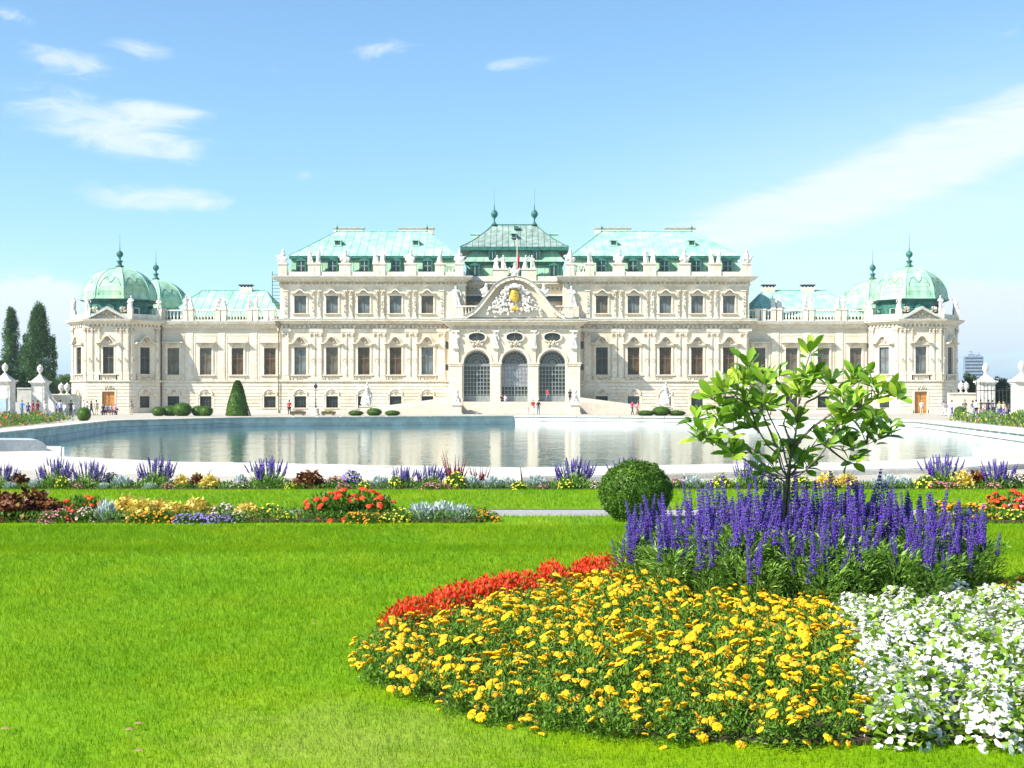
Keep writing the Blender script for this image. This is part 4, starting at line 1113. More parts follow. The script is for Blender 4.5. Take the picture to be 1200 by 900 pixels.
# ---- the big foreground bed
def bh(x, y):                                   # height of the mounded soil
    q = np.asarray(inside(x,y,offset(bedP,-.3)),float)*.03+np.asarray(inside(x,y,offset(bedP,-.8)),float)*.03
    return q+.02
b = MB(); b.xy(offset(bedP,-.1),.03,.05); b.xy(offset(bedP,-.3),.05,.075); b.xy(offset(bedP,-.8),.075,.10)
tag(b.obj('flower_bed_soil', G['soil']), kind='structure')
BND = [(5.5,1.62),(6.1,1.68),(6.6,1.78),(7.1,1.88),(7.6,1.97),(8.3,2.1),(9.0,2.25),(9.6,2.3)]
def xb_(y): return float(np.interp(y,[q[0] for q in BND],[q[1] for q in BND]))
SC, SA, SB = (2.37,10.45), 1.46, 1.15
def in_salvia(x, y, k=1.0): return ((x-SC[0])/(SA*k))**2+((y-SC[1])/(SB*k))**2 < 1
REDL = [(-.72,9.0),(-.42,9.75),(.05,10.5),(.6,11.2),(.95,11.5)]
def red_dist(x, y): return min(((Vector((x,y))-Vector(a)).length if False else 0) or 0 for a in REDL)
def seg_d(x, y, pl):
    p = Vector((x,y)); best = 9
    for a, c in zip(pl,pl[1:]):
        a, c = Vector(a), Vector(c); t = max(0,min(1,(p-a).dot(c-a)/(c-a).length_squared)); best = min(best,(p-a.lerp(c,t)).length)
    return best
mfol = []
for k in range(3):
    P, D = dome_pts(430, .17, .21, .25); 
    mc = cards(P, D*.5+unit(430)*.8+np.array([0,0,.3]), RNG.uniform(.022,.046,430), .014)
    sb = MB(); sb.arrays(mc, 4)
    for q in P[::6]: sb.face([(0,0,0),(.006,0,0),tuple(q)])
    mfol.append(sb.mesh('marigold_foliage', [PM['mari']]))
blos = [blossom(.0285,k,7+k%3,.35) for k in range(4)]+[blossom(.027,8,8,.45,('gold','yelc')),blossom(.025,6,7,.6,('yelc','org'))]; blos_small = blossom(.017,9,6,.9,('yelc','org'))
bfol, bblo = [], []
for k in range(3):
    P, D = dome_pts(190, .17, .21, .5); bfol.append(fastmesh('begonia_foliage', cards(P, D*.8+unit(190)*.6, RNG.uniform(.04,.06,190), .045), 4, [PM['beg']]))
    P, D = dome_pts(170, .175, .235, .78); bblo.append(fastmesh('begonia_blossoms', flower_round(P, D*.8+np.array([-.2,-.45,.5])+unit(170)*.55, RNG.uniform(.012,.0195,170)), 6, [PM['white']]))
rfol, rblo = [], []
for k in range(2):
    P, D = dome_pts(260, .17, .2, .3); rfol.append(fastmesh('red_salvia_foliage', cards(P, D*.5+unit(260)*.6, .05, .022), 4, [PM['green']]))
    P, D = dome_pts(300, .16, .245, .75); rblo.append(fastmesh('red_salvia_blossoms', cards(P, D*.4+unit(300)*.5+np.array([0,0,.6]), .036, .017), 4, [PM['red']]))
sfol, spikes = [], []
for k in range(3):
    n = 700; t = RNG.uniform(0,1,n); a = RNG.uniform(0,6.28,n); q = np.sqrt(RNG.uniform(0,1,n))*.16*(.6+.5*t)
    P = np.stack([q*np.cos(a),q*np.sin(a),t*.47],1); D = np.stack([np.cos(a),np.sin(a),RNG.uniform(.1,1.3,n)],1)
    sfol.append(fastmesh('salvia_foliage', cards(P, D+unit(n)*.3, RNG.uniform(.05,.085,n), .018), 4, [PM['salv']]))
for k in range(4):
    b = MB(); H = .26+.03*k; n = 230; bend = .03*(k-1.5)
    b.tube([(0,0,-.3),(0,0,0),(bend*.5,0,H*.5),(bend,0,H)], [.004,.004,.003,.002], 5, 1)
    t = np.sort(RNG.uniform(.02,1,n)); wh = np.round(t*15)/15*.45+t*.55; a = RNG.uniform(0,6.28,n); rr_ = .0165*(1.12-wh)**.55+.003
    P = np.stack([bend*wh+rr_*np.cos(a), rr_*np.sin(a), wh*H],1)
    b.arrays(floret_balls(P, .0078*(1.15-wh*.6)),3)
    spikes.append(b.mesh('flower_spike', [PM['vio'],PM['stem']]))
pts = []
def poisson(n_try, x0, x1, y0, y1, dist, ok):
    out = []
    for _ in range(n_try):
        x, y = random.uniform(x0,x1), random.uniform(y0,y1)
        if not ok(x,y): continue
        if all((x-a)**2+(y-c)**2 > dist*dist for a,c in out): out.append((x,y))
    return out
bin_ = offset(bedP,-.03)
def isin(x,y): return bool(inside(np.array([x]),np.array([y]),bin_)[0])
mar = poisson(14000,-1.2,4.4,5.9,11.5,.178,lambda x,y: isin(x,y) and x < xb_(y)+(.0 if y < 9.4 else 9) and not in_salvia(x,y,.97) and seg_d(x,y,REDL) > .13 and not (y > 9.5 and x > 1.2) and not (y>8.4 and x>2.2) and y-9.75 < (x+.42)*1.25)
n_b = 0
for i, (x, y) in enumerate(mar):
    z = float(bh(np.array([x]),np.array([y]))[0])
    edge = not inside(np.array([x]),np.array([y]),offset(bedP,-.4))[0]
    sc = random.uniform(.88,1.12)*(.92 if edge else 1.06)
    o = link('marigold_plant', mfol[i%3], None, (x,y,z), random.uniform(0,6.28), sc)
    tag(o, 'green marigold plant with yellow blossoms in the front flower bed', 'marigold', 'yellow marigolds of the front bed')
    dens = noise.noise(Vector((x*1.3,y*1.3,2)))
    nb = max(5,int(11+dens*9+(2.2 if y > 7.2 else 0)+random.uniform(-1,1)))
    Q, E_ = dome_pts(nb, .165, .225, .96)
    for q, e in zip(Q,E_):
        s_ = random.uniform(.72,1.22)
        m_ = random.choice(blos) if random.random() > .14 else blos_small
        n_ = Vector(e*.45+np.array([-.15,-.5,.75])+np.array([random.uniform(-.3,.3) for _ in range(3)]))
        link('blossom', m_, o, tuple(q+np.array([0,0,.01])), n_.to_track_quat('Z','Y').to_euler(), s_); n_b += 1
beg = poisson(5000,1.6,4.5,5.9,9.75,.2,lambda x,y: isin(x,y) and x > xb_(y)+.1 and not in_salvia(x,y,.95))
for i, (x, y) in enumerate(beg):
    z = float(bh(np.array([x]),np.array([y]))[0])
    o = link('begonia_plant', bfol[i%3], None, (x,y,z), random.uniform(0,6.28), random.uniform(.9,1.15))
    tag(o, 'low begonia plant covered in white blossoms in the front flower bed', 'begonia', 'white begonias of the front bed')
    link('blossoms', bblo[i%3], o)
red = poisson(3000,-1.1,1.2,8.4,11.7,.17,lambda x,y: seg_d(x,y,REDL) < .16 and not in_salvia(x,y,.9))
for i, (x, y) in enumerate(red):
    o = link('red_salvia_plant', rfol[i%2], None, (x,y,.05), random.uniform(0,6.28), (1,1,random.uniform(.8,1.05)))
    tag(o, 'scarlet red bedding plant behind the yellow marigolds of the front bed', 'red salvia', 'scarlet plants along the back of the front bed')
    link('blossoms', rblo[i%2], o)
sal = poisson(5000,.5,4.2,9,11.8,.2,lambda x,y: in_salvia(x,y))
for i, (x, y) in enumerate(sal):
    front = y < SC[1]-.45
    sc = random.uniform(.9,1.1)
    q = ((x-SC[0])/SA)**2+((y-SC[1])/SB)**2
    o = link('salvia_plant', sfol[i%3], None, (x,y,.06), random.uniform(0,6.28), (sc,sc,sc*(1.30-.34*q)))
    tag(o, 'tall salvia plant with violet blue spikes behind the marigolds', 'salvia', 'violet blue salvias of the front bed')
    for j in range(random.choice((6,7,8) if y > 9.9 else (3,4,5))):
        a = random.uniform(0,6.28); rr_ = random.uniform(.03,.15); ht = random.uniform(.34,.52)
        link('flower_spike', random.choice(spikes), o, (rr_*math.cos(a),rr_*math.sin(a),ht-.04), (random.gauss(0,.13),random.gauss(0,.13),a), random.uniform(.62,1.15))
for i, (x, y) in enumerate(poisson(800,3.5,4.6,9.3,11,.24,lambda x,y: isin(x,y) and not in_salvia(x,y,1.02) and y > 9.6)):
    clump('orange', x, y, .17, .24, 'orange_marigold_plant', 'orange marigold plant at the right end of the front bed', 'marigold', 'orange marigolds right of the violet salvias', z=.05)
n = 9000; x = RNG.uniform(-1.2,4.5,n); y = RNG.uniform(5.9,11.9,n); k = inside(x,y,offset(bedP,-.02)); x, y = x[k], y[k]; n = len(x)
tag(link('low_foliage', fastmesh('low_foliage', cards(np.stack([x,y,RNG.uniform(.04,.12,n)],1), unit(n)*.7+np.array([0,0,.6]), RNG.uniform(.03,.05,n), .016), 4, [PM['mari']])), kind='stuff')
print('bed counts', len(mar), n_b, len(beg), len(red), len(sal))

# ---- young magnolia in the bed
def leafmesh(b, base, d, n_, L_, W_, m=0):
    d = d.normalized(); s_ = d.cross(n_).normalized(); u = s_.cross(d)
    prof = [(0,.05),(.18,.55),(.42,.95),(.68,1.0),(.88,.62),(1,.02)]
    mid, lf, rt = [], [], []
    for t, w in prof:
        c = base+d*L_*t-u*L_*.16*t*t; mid.append(c-u*.0); lf.append(c+s_*W_*.5*w+u*W_*.16*w); rt.append(c-s_*W_*.5*w+u*W_*.16*w)
    n = len(prof); P = mid+lf+rt; fs = []
    for k in range(n-1): fs += [(k,k+1,n+k+1,n+k),(2*n+k,2*n+k+1,k+1,k)]
    b.mesh_in(P, fs, m)
PM['mag'] = mat('magnolia_leaf',(.09,.20,.012),(.46,.60,.06),1,.28,island=True,trans=.32,spec=.6,c3=(.22,.40,.025))
mb_ = (921,588); D0 = 10.3
tr = thing('magnolia_sapling', 'young magnolia with glossy green leaves rising out of the violet salvias', 'young tree', (PX(921,588,D0)[0], D0, 0))
ox = tr.location.x
def P3(zx, zy, dd=0):
    x, y = 690+zx/2.353, 380+zy/2.353; X, Z = PX(x,y,D0+dd); return Vector((X-ox, dd, Z))
wood = MB(); lv = MB()
rg = random.Random(8)
limbs = [[(545,440,0),(555,380,0),(572,300,.05),(580,220,.1),(590,150,.1),(612,75,.1)],
 [(548,430,0),(520,360,-.1),(470,300,-.2),(430,270,-.25),(380,235,-.3),(335,195,-.35)],
 [(540,430,0),(480,400,-.2),(425,370,-.3),(370,335,-.35),(315,300,-.4)],
 [(550,410,0),(530,330,.1),(500,250,.2),(460,190,.25),(430,100,.3)],
 [(556,400,0),(600,345,.1),(650,330,.2),(700,350,.25),(765,330,.3),(835,305,.3)],
 [(565,340,0),(620,280,-.1),(680,240,-.2),(740,235,-.3),(780,200,-.35),(825,190,-.35)],
 [(575,260,0),(600,215,.1),(650,190,.2),(700,190,.25),(760,145,.3)],
 [(545,425,0),(600,400,-.1),(640,360,-.15),(680,300,-.2),(690,245,-.2)],
 [(530,350,0),(500,300,-.1),(480,240,-.2),(490,160,-.25)],
 [(560,330,0),(540,270,.2),(560,190,.2)],[(520,380,0),(460,350,.2),(400,310,.25),(360,270,.3)],
 [(650,330,.2),(700,370,.1),(735,385,.1)],[(765,330,.3),(780,270,.3)],[(470,300,-.2),(440,220,-.2),(400,200,-.2),(420,150,-.1)]]
ends = []
for li, lb in enumerate(limbs):
    pp = [P3(*q) for q in lb]; r0 = .016 if li == 0 else .011
    if lb[0][1] >= 400:
        g0 = P3(548+rg.uniform(-9,9),786,rg.uniform(-.04,.04)); pp = [g0, g0.lerp(pp[0],.55)+Vector((rg.uniform(-.025,.025),rg.uniform(-.03,.03),0))]+pp
    sm = []
    for k in range(len(pp)-1):
        for t in (0,.5): sm.append(pp[k].lerp(pp[k+1],t)+Vector((rg.uniform(-.012,.012),)*3)*(1 if k or t else 0))
    sm.append(pp[-1]); n = len(sm)
    wood.tube(sm, [max(r0*(1-.82*k/n),.0035) for k in range(n)], 7)
    ends.append((pp[-1], (pp[-1]-pp[-2]).normalized(), 1.0))
    for k in range(4 if lb[0][1] >= 400 else 2,len(pp)-1):
        d = Vector((rg.uniform(-1,1),rg.uniform(-.8,.8),rg.uniform(.2,1.2))).normalized(); L_ = rg.uniform(.08,.2); e = pp[k]+d*L_
        wood.tube([pp[k],pp[k].lerp(e,.5)+Vector((0,0,.01)),e],[.005,.004,.003],5); ends.append((e,d,.9))
        if rg.random() < .7: ends.append((pp[k].lerp(pp[k+1],.5),Vector((rg.uniform(-1,1),rg.uniform(-.8,.8),1)).normalized(),.8))
for _ in range(24):
    lb = rg.choice(limbs); k = rg.randrange(len(lb)//2,len(lb)); p = P3(*lb[k])+Vector((rg.uniform(-.12,.12),rg.uniform(-.15,.15),rg.uniform(-.05,.14))); c = P3(*lb[k])
    wood.tube([c,c.lerp(p,.5),p],[.004,.0035,.003],5); ends.append((p,Vector((rg.uniform(-1,1),rg.uniform(-1,1),.6)).normalized(),.78))
for zx, zy in ((500,385),(470,410),(590,370),(520,330),(610,395),(555,350),(440,350),(640,300)):
    p = P3(zx,zy,rg.uniform(-.15,.1)); c = P3(548,425); wood.tube([c,c.lerp(p,.5)+Vector((0,0,-.02)),p],[.006,.005,.0035],5); ends.append((p,(p-c).normalized(),.85))
for p, d, q in ends:
    nl = rg.choice((7,8,9,10,12))
    for k in range(nl):
        a = k*2.4+rg.random(); sp = Vector((math.cos(a),math.sin(a),rg.uniform(-.5,1.5)))
        dd = (sp+d*rg.uniform(.2,.8)).normalized(); base = p-d*rg.uniform(0,.07)
        leafmesh(lv, base+dd*.015, dd, Vector((rg.uniform(-.7,.7),rg.uniform(-1.1,.3),.8)), rg.uniform(.125,.195)*q, rg.uniform(.05,.074)*q)
wood.obj('trunk', PM['bark'], tr, True); lv.obj('crown', PM['mag'], tr, True)
# ---- box ball by the path
def boxball(x, y, r, hz, label, group=None, n=None):
    o = link('box_ball', tpl('box')[0], None, (x,y,hz*.92), 0, (r/.3,r/.3,hz/.3)); tag(o, label, 'box shrub', group)
    if 'boxcore' not in TPL:
        b = MB(); b.ball((0,0,0), .278, 0, 24, 16); TPL['boxcore'] = b.mesh('dark_core', [PM['box']], True)
    link('inner_foliage', TPL['boxcore'], o); return o
bx_ = MB()
big = fastmesh('box_foliage', cards((lambda P: P)(unit(15000)*RNG.uniform(.96,1.02,15000)[:,None]*.5), unit(15000)*.9, .032, .022), 4, [PM['box']])
# leaves pushed in and out in tufts
co = np.zeros(len(big.vertices)*3, dtype=np.float32); big.vertices.foreach_get('co', co); co = co.reshape(-1,3)
for i in range(0,len(co),4):
    c = Vector(co[i].tolist()); k = 1+.09*noise.noise(c*11)+.05*noise.noise(c*4); co[i:i+4] *= k
big.vertices.foreach_set('co', co.ravel())
o = link('box_ball', big, None, (1.71,17.75,.42), 0, (.98,.98,.86)); tag(o, 'clipped round box shrub left of the violet salvias', 'box shrub')
b = MB(); b.ball((0,0,0),.475,0,28,18); b.obj('inner_foliage', PM['box'], o, True)
# ------------------------------------------------------------------ pond-side border and the nearer beds
DESC = {'salvia':('salvia_clump','violet blue salvia clump','salvia'),'dcoleus':('coleus_plant','dark red brown coleus','coleus'),'ycoleus':('coleus_plant','bright yellow coleus','coleus'),
 'silver':('dusty_miller_plant','silver grey dusty miller','dusty miller'),'lemon':('marigold_clump','clump of lemon yellow marigolds','marigold'),'orange':('marigold_clump','clump of orange marigolds','marigold'),
 'pinkred':('begonia_clump','low clump of deep pink flowers','begonia'),'palepink':('begonia_clump','low clump of pale pink flowers','begonia'),'ageratum':('ageratum_clump','low clump of lavender flowers','ageratum'),
 'plume':('celosia_plant','dark red plumed celosia','celosia'),'redgreen':('zinnia_plant','leafy green zinnia with red flowers','zinnia'),'zinnia':('zinnia_plant','bushy zinnia covered in red flowers','zinnia')}
ORD = ['leftmost','second from the left','third from the left','fourth from the left','fifth from the left','sixth from the left','seventh from the left','eighth from the left','ninth from the left','tenth from the left','eleventh from the left','twelfth from the left','thirteenth from the left','fourteenth from the left','fifteenth from the left','sixteenth from the left','seventeenth from the left','eighteenth from the left']
def border(items, D, where, group):
    by = {}
    for it in items: by.setdefault(it[0],[]).append(it[1])
    for kind, x, r, h, *rest in items:
        dy = rest[0] if rest else 0
        nm, ds, cat = DESC[kind]; k = sorted(by[kind]).index(x)
        lab = f"{ds} {where}" if len(by[kind]) == 1 else f"{ds} {where}, {ORD[k]}"
        d = D+dy; clump(kind, (x-600)*d/F, d, r, h, nm, lab, cat, f"{ds}s {group}")
BORD = [('salvia',3,.3,.5),('dcoleus',22,.27,.36),('silver',12,.16,.16,-.3),('salvia',64,.34,.62),('salvia',103,.33,.56),('lemon',73,.13,.26,-.3),
 ('silver',42,.16,.22,-.2),('pinkred',92,.12,.12,-.35),('palepink',112,.16,.22),('silver',122,.13,.14,-.3),('silver',143,.24,.28),('ageratum',130,.18,.3,.3),
 ('salvia',182,.38,.64),('silver',176,.16,.14,-.35),('pinkred',197,.16,.12,-.35),('ycoleus',213,.2,.32),('dcoleus',232,.18,.36,.2),('ycoleus',246,.24,.33,-.1),
 ('palepink',281,.18,.14,-.2),('silver',282,.16,.3,.2),('salvia',314,.42,.62),('dcoleus',362,.4,.42),('lemon',341,.12,.13,-.35),('pinkred',393,.22,.25),('ageratum',412,.22,.34,.2),
 ('pinkred',403,.14,.12,-.35),('lemon',427,.12,.16,-.3),('silver',446,.24,.26),('lemon',463,.14,.26,-.2),('salvia',472,.28,.44,.2),('salvia',504,.32,.46,.2),('pinkred',505,.2,.14,-.35),('pinkred',520,.14,.12,-.35),
 ('lemon',534,.22,.33,-.1),('plume',533,.24,.62,.3),('silver',552,.22,.28),('plume',562,.2,.42,.3),('silver',577,.24,.28,-.1),('silver',595,.18,.24),('lemon',608,.17,.15,-.35),
 ('silver',628,.24,.27),('pinkred',636,.12,.1,-.35),('salvia',672,.42,.62),('lemon',664,.17,.2,-.35),('salvia',735,.4,.62),('palepink',700,.15,.14,-.2),
 ('pinkred',790,.2,.2),('silver',812,.22,.26),('lemon',845,.2,.26),('salvia',880,.36,.6),('lemon',940,.2,.26),('ycoleus',968,.26,.36),('ycoleus',992,.26,.36),('silver',1040,.26,.3),('silver',1060,.22,.26),
 ('lemon',1085,.24,.26,-.1),('pinkred',1100,.2,.16,-.3),('salvia',1104,.44,.68,.2),('pinkred',1115,.16,.14,-.35),('ycoleus',1128,.27,.42,-.05),('dcoleus',1144,.25,.42,.1),('salvia',1168,.38,.58),('pinkred',1165,.16,.14,-.35),('palepink',1195,.26,.3),('silver',1028,.2,.22)]
border(BORD, 24.45, 'in the pond-side border', 'in the pond-side border')
NEAR = [('dcoleus',-8,.38,.56,.3),('dcoleus',14,.36,.50,-.1),('dcoleus',38,.38,.55,.3),('dcoleus',60,.30,.40,.1),
 ('pinkred',60,.16,.18,-.35),('pinkred',76,.18,.22,-.3),('redgreen',92,.28,.36,.3),('zinnia',86,.15,.24,-.25),('palepink',101,.15,.22,-.3),('redgreen',114,.2,.34,.35),
 ('silver',125,.18,.34,-.15),('ycoleus',148,.25,.44,.2),('ycoleus',167,.27,.40,-.05),('ycoleus',186,.24,.36,.3),('ycoleus',205,.24,.34,0),('ycoleus',231,.26,.40,.15),('ycoleus',252,.16,.24,.3),
 ('orange',160,.13,.15,-.4),('orange',178,.16,.19,-.35),('orange',197,.17,.22,-.35),('ageratum',216,.16,.14,-.4),('ageratum',233,.16,.15,-.4),('ageratum',250,.14,.13,-.4),('ageratum',265,.14,.13,-.35),
 ('palepink',262,.2,.24,.1),('ycoleus',290,.26,.32,.1),('palepink',280,.14,.17,-.3),('lemon',318,.18,.24,.2),('lemon',337,.15,.15,-.2),
 ('redgreen',378,.3,.42,.1),('zinnia',398,.34,.44,0),('zinnia',428,.34,.44,.15),('redgreen',447,.24,.38,.2),('orange',417,.16,.18,-.4),('orange',437,.15,.16,-.4),('lemon',455,.14,.15,-.35),('lemon',470,.19,.20,-.2),
 ('silver',494,.24,.30,-.1),('silver',518,.25,.30,.1),('silver',540,.23,.27,-.05),('orange',558,.16,.17,.1),('orange',573,.17,.17,-.1)]
border(NEAR, 17.75, 'in the left island bed', 'in the left island bed')
RIGHT = [('orange',1108,.22,.27,.2),('orange',1126,.24,.25,-.1),('orange',1145,.24,.26,.1),('orange',1160,.2,.24,-.2),('zinnia',1168,.24,.36,.3),('zinnia',1187,.3,.40,.2),('pinkred',1204,.28,.34,0),('lemon',1176,.16,.2,-.3),('lemon',1192,.16,.18,-.35),('zinnia',1215,.3,.36,0)]
border(RIGHT, 17.95, 'in the right island bed', 'in the right island bed')
for poly, nm in (([(-8.4,17.4),(-.45,17.4),(-.3,17.7),(-.5,18.3),(-8.4,18.42)],'a'),([(5.8,17.3),(9,17.3),(9,18.42),(5.8,18.42)],'b')):
    b = MB(); b.xy(poly, .03, .06); tag(b.obj('bed_soil', G['soil']), kind='structure')
green_fill = []
for (x0,x1,y0,y1) in ((-8.4,-.35,17.25,18.35),(5.8,9.0,17.3,18.4)):
    n = int((x1-x0)*900); P = np.stack([RNG.uniform(x0,x1,n),RNG.uniform(y0,y1,n),RNG.uniform(.05,.16,n)],1); green_fill.append(cards(P, unit(n)*.6+np.array([0,0,.6]), .06, .02))
for (x0,x1,y0,y1) in ((-11,11.5,23.98,25.1),):
    n = int((x1-x0)*500); P = np.stack([RNG.uniform(x0,x1,n),RNG.uniform(y0,y1,n),RNG.uniform(.03,.10,n)],1); green_fill.append(cards(P, unit(n)*.6+np.array([0,0,.6]), .07, .025))
tag(link('ground_cover', fastmesh('ground_cover', np.concatenate(green_fill), 4, [PM['green']])), kind='stuff')
# mixed meadow-like borders beside the pond, far left and far right
for s, nm in ((-1,'left'),(1,'right')):
    n = 9000; t = RNG.uniform(0,1,n); w = RNG.uniform(2.2,7.5,n)
    base = np.stack([s*(26+6.9*t+w), 66+37*t-w*.1, np.zeros(n)],1)
    hgt = RNG.uniform(.1,.75,n)*(.6+.4*np.sin(t*23)+.25*np.sin(w*3)); P = base+np.stack([np.zeros(n),np.zeros(n),hgt],1)
    V = cards(P, unit(n)*.6+np.array([0,0,.8]), .22, .09)
    mi = np.where(RNG.uniform(0,1,n) < .15, RNG.integers(1,5,n), 0)
    tag(link('flower_meadow', fastmesh('flower_meadow', V, 4, [PM['green'],PM['org'],PM['red'] if s < 0 else PM['ylem'],PM['pink'] if s < 0 else PM['vio'],PM['lav']], mi)), kind='stuff')

# ------------------------------------------------------------------ bushes in front of the palace
for k, (x, r, h, t) in enumerate([(186,.75,.55,'leftmost of the row left of the cone'),(197,.9,.6,'second of the row left of the cone'),(213.5,1.05,.78,'tallest of the row left of the cone'),(231,.8,.6,'fourth of the row left of the cone'),(241.5,.75,.58,'next to the yew cone')]):
    boxball((x-600)*144/F, 144+(k%2)*.8, r, h, f'low round box bush, {t}', 'round box bushes by the palace')
for k, (x, t) in enumerate([(417,'left of the left white statue group'),(438.6,'right of the left white statue group'),(460,'two along from the left white statue group')]):
    boxball((x-600)*147/F, 147, .85, .32 if k != 1 else .45, f'low round box bush {t}', 'round box bushes by the palace')
for k, (x, t) in enumerate([(757,'left of the right white statue group'),(775,'directly under the right white statue group'),(793,'right of the right white statue group')]):
    boxball((x-600)*147/F, 147, 1.0, .32 if k != 1 else .55, f'low round box bush {t}', 'round box bushes by the palace')
boxball(*[(1020-600)*148/F, 148], 1.6, .45, 'low wide box bush before the right wing near the pavilion')
boxball((1125-600)*125/F, 125, .55, .6, 'small clipped box ball beside the visitors at the right gate')
boxball((98.4-600)*108/F, 108, .55, .6, 'small clipped box ball at the left corner of the pond wall')
P = unit(5200); zc = RNG.uniform(0,1,5200); a = RNG.uniform(0,6.28,5200); rr_ = 1.32*np.sqrt(np.clip(1-zc,0,1))*(1-.25*zc)*(.96+.05*np.sin(a*5+zc*9))+.05
P = np.stack([rr_*np.cos(a),rr_*np.sin(a),zc*3.95],1)
o = link('yew_cone', fastmesh('yew_foliage', cards(P, np.stack([np.cos(a),np.sin(a),np.full(5200,.6)],1)+unit(5200)*.6, .16, .09), 4, [PM['box']]), None, ((278.5-600)*144/F,144,0))
tag(o, 'tall dark green clipped yew cone in front of the left wing', 'yew cone')
b = MB(); b.lathe([(1.18,0),(1.2,.3),(1.0,1.4),(.75,2.5),(.4,3.4),(.1,3.8)],18); b.obj('inner_foliage', PM['box'], o, True)
for k, (x, w) in enumerate(((349.5,.85),(385,.8))):
    b = MB(); D = 150
    b.box(-w,w,-.3,.3,.1,.42,0); b.box(-w-.05,w+.05,-.36,.36,.36,.46,0)
    for q in (-w*.7,w*.7): b.box(q-.1,q+.1,-.25,.25,0,.1,0)
    o = tag(b.obj('planter', M['downpipe'], loc=((x-600)*D/F,D,0)), ['dark flower trough left of the lamp post by the palace','flower trough with yellow flowers right of the lamp post'][k], 'planter', 'flower troughs by the lamp post')
    fol, blo = tpl('lemon' if k else 'pinkred')
    q = link('plants', fol, o, (0,0,.4), 0, (w/.3,1,.7)); link('blossoms', blo, q)

# ------------------------------------------------------------------ garden statues, lamp, gate piers
def raw_figure(b, x, y, z, h, lean=0, seed=0):
    r = random.Random(seed); k = h/1.75
    def p(a,c,d): return (x+a*k,y+c*k,z+d*k)
    b.tube([p(0,0,0),p(lean*.3,0,.4),p(lean*.6,0,.85),p(lean,0,1.1)],[.27*k,.24*k,.2*k,.17*k],8)
    b.tube([p(lean,0,1.05),p(lean,0,1.3),p(lean,0,1.45)],[.18*k,.21*k,.09*k],8); b.ball(p(lean*1.05,-.03,1.62),.12*k,0,10,8,sz=1.25)
    for sd in (-1,1):
        u = r.uniform(-.4,.5); b.tube([p(lean+sd*.19,0,1.38),p(lean+sd*.36,-.1,1.2+u*.3),p(lean+sd*.3,-.25,1.15+u)],[.08*k,.065*k,.05*k],6)
def statue_group(x, D, label, seed):
    X = (x-600)*D/F; t = thing('statue_group', label, 'statue', (X,D,0), 0, 'white statue groups by the palace')
    b = MB(); b.box(-.75,.75,-.65,.65,0,.3); b.box(-.62,.62,-.52,.52,.3,1.0); b.box(-.72,.72,-.62,.62,1.0,1.15); b.box(-.5,.5,-.56,-.5,.4,.9); b.obj('pedestal', M['trim'], t)
    b = MB(); raw_figure(b, .05, 0, 1.5, 2.35, .06, seed); raw_figure(b, -.35, -.15, 1.25, 1.5, .25, seed+1); raw_figure(b,.45,-.2,1.2,1.3,-.2,seed+3)
    b.ball((0,0,1.35),.55,0,10,6,sz=.6); b.tube([(.4,.1,1.3),(.6,0,2.2),(.3,0,3.1)],[.22,.16,.1],6); b.tube([(-.5,.1,1.3),(-.3,.15,2.4),(.1,.1,3.0)],[.2,.18,.12],6)
    link('figures', remeshed(b,.06,[M['statue']],'figures',2,disp=.05,dscale=5), t)
statue_group(429, 150, 'white stone figure group on a pedestal before the left block', 5)
statue_group(779, 150, 'white stone figure group on a pedestal before the right block', 9)
sp = MB()
sp.tube([(0,.9,.45),(0,.3,.5),(0,-.45,.62),(0,-.75,1.1)],[.36,.34,.36,.2],8); sp.ball((0,-.8,1.45),.2,0,10,8,sz=1.25); sp.ball((0,-.72,1.42),.26,0,8,6)
for q in (-.2,.2): sp.tube([(q,-.5,.5),(q,-.7,.15),(q,-1.15,.1)],[.16,.13,.1],6); sp.tube([(q*1.3,.8,.4),(q*1.8,.45,.15),(q*1.8,.1,.1)],[.22,.16,.1],6)
sp.tube([(.1,1.1,.3),(.4,1.0,.3),(.45,.6,.5)],[.07,.06,.05],5); sp.ball((0,.2,1.0),.22,0,8,6); sp.tube([(0,.1,.9),(.05,.15,1.5)],[.2,.12],6); sp.ball((.05,.15,1.65),.13); sp.box(-.5,.5,-1.2,1.2,-.1,.08)
spm = remeshed(sp,.06,[M['statue']],'sphinx',2,disp=.03)
for x, lb in ((536,'left'),(673.5,'right')):
    D = 166; t = thing('sphinx_statue', f'white stone sphinx on a pedestal at the {lb} end of the palace steps', 'statue', ((x-600)*D/F,D-.6,0), 0, 'sphinxes flanking the steps')
    b = MB(); b.box(-.72,.72,-1.4,1.1,0,.2); b.box(-.6,.6,-1.28,1.0,.2,1.15); b.box(-.75,.75,-1.42,1.12,1.15,1.4); b.obj('pedestal', M['trim'], t)
    link('figure', spm, t, (0,0,1.46))
D = 150; t = thing('street_lamp', 'dark iron lamp post with a lantern on a white stone foot', 'lamp post', ((370-600)*D/F,D,0))
b = MB(); b.lathe([(.5,0),(.5,.15),(.42,.2),(.36,.75),(.42,.8),(.3,.9)],12); b.obj('foot', M['trim'], t)
b = MB(); b.lathe([(.14,.88),(.12,1.1),(.07,1.2),(.055,1.9),(.08,1.95),(.045,2.0),(.04,3.1),(.1,3.14),(.05,3.2)],10); b.box(-.22,.22,-.02,.02,2.9,2.94); b.obj('pole', M['iron'], t)
b = MB(); b.lathe([(.11,3.2),(.2,3.28),(.22,3.5)],8); b.lathe([(.24,3.5),(.12,3.62),(.05,3.7),(.02,3.85)],8); b.obj('lantern', M['iron'], t)
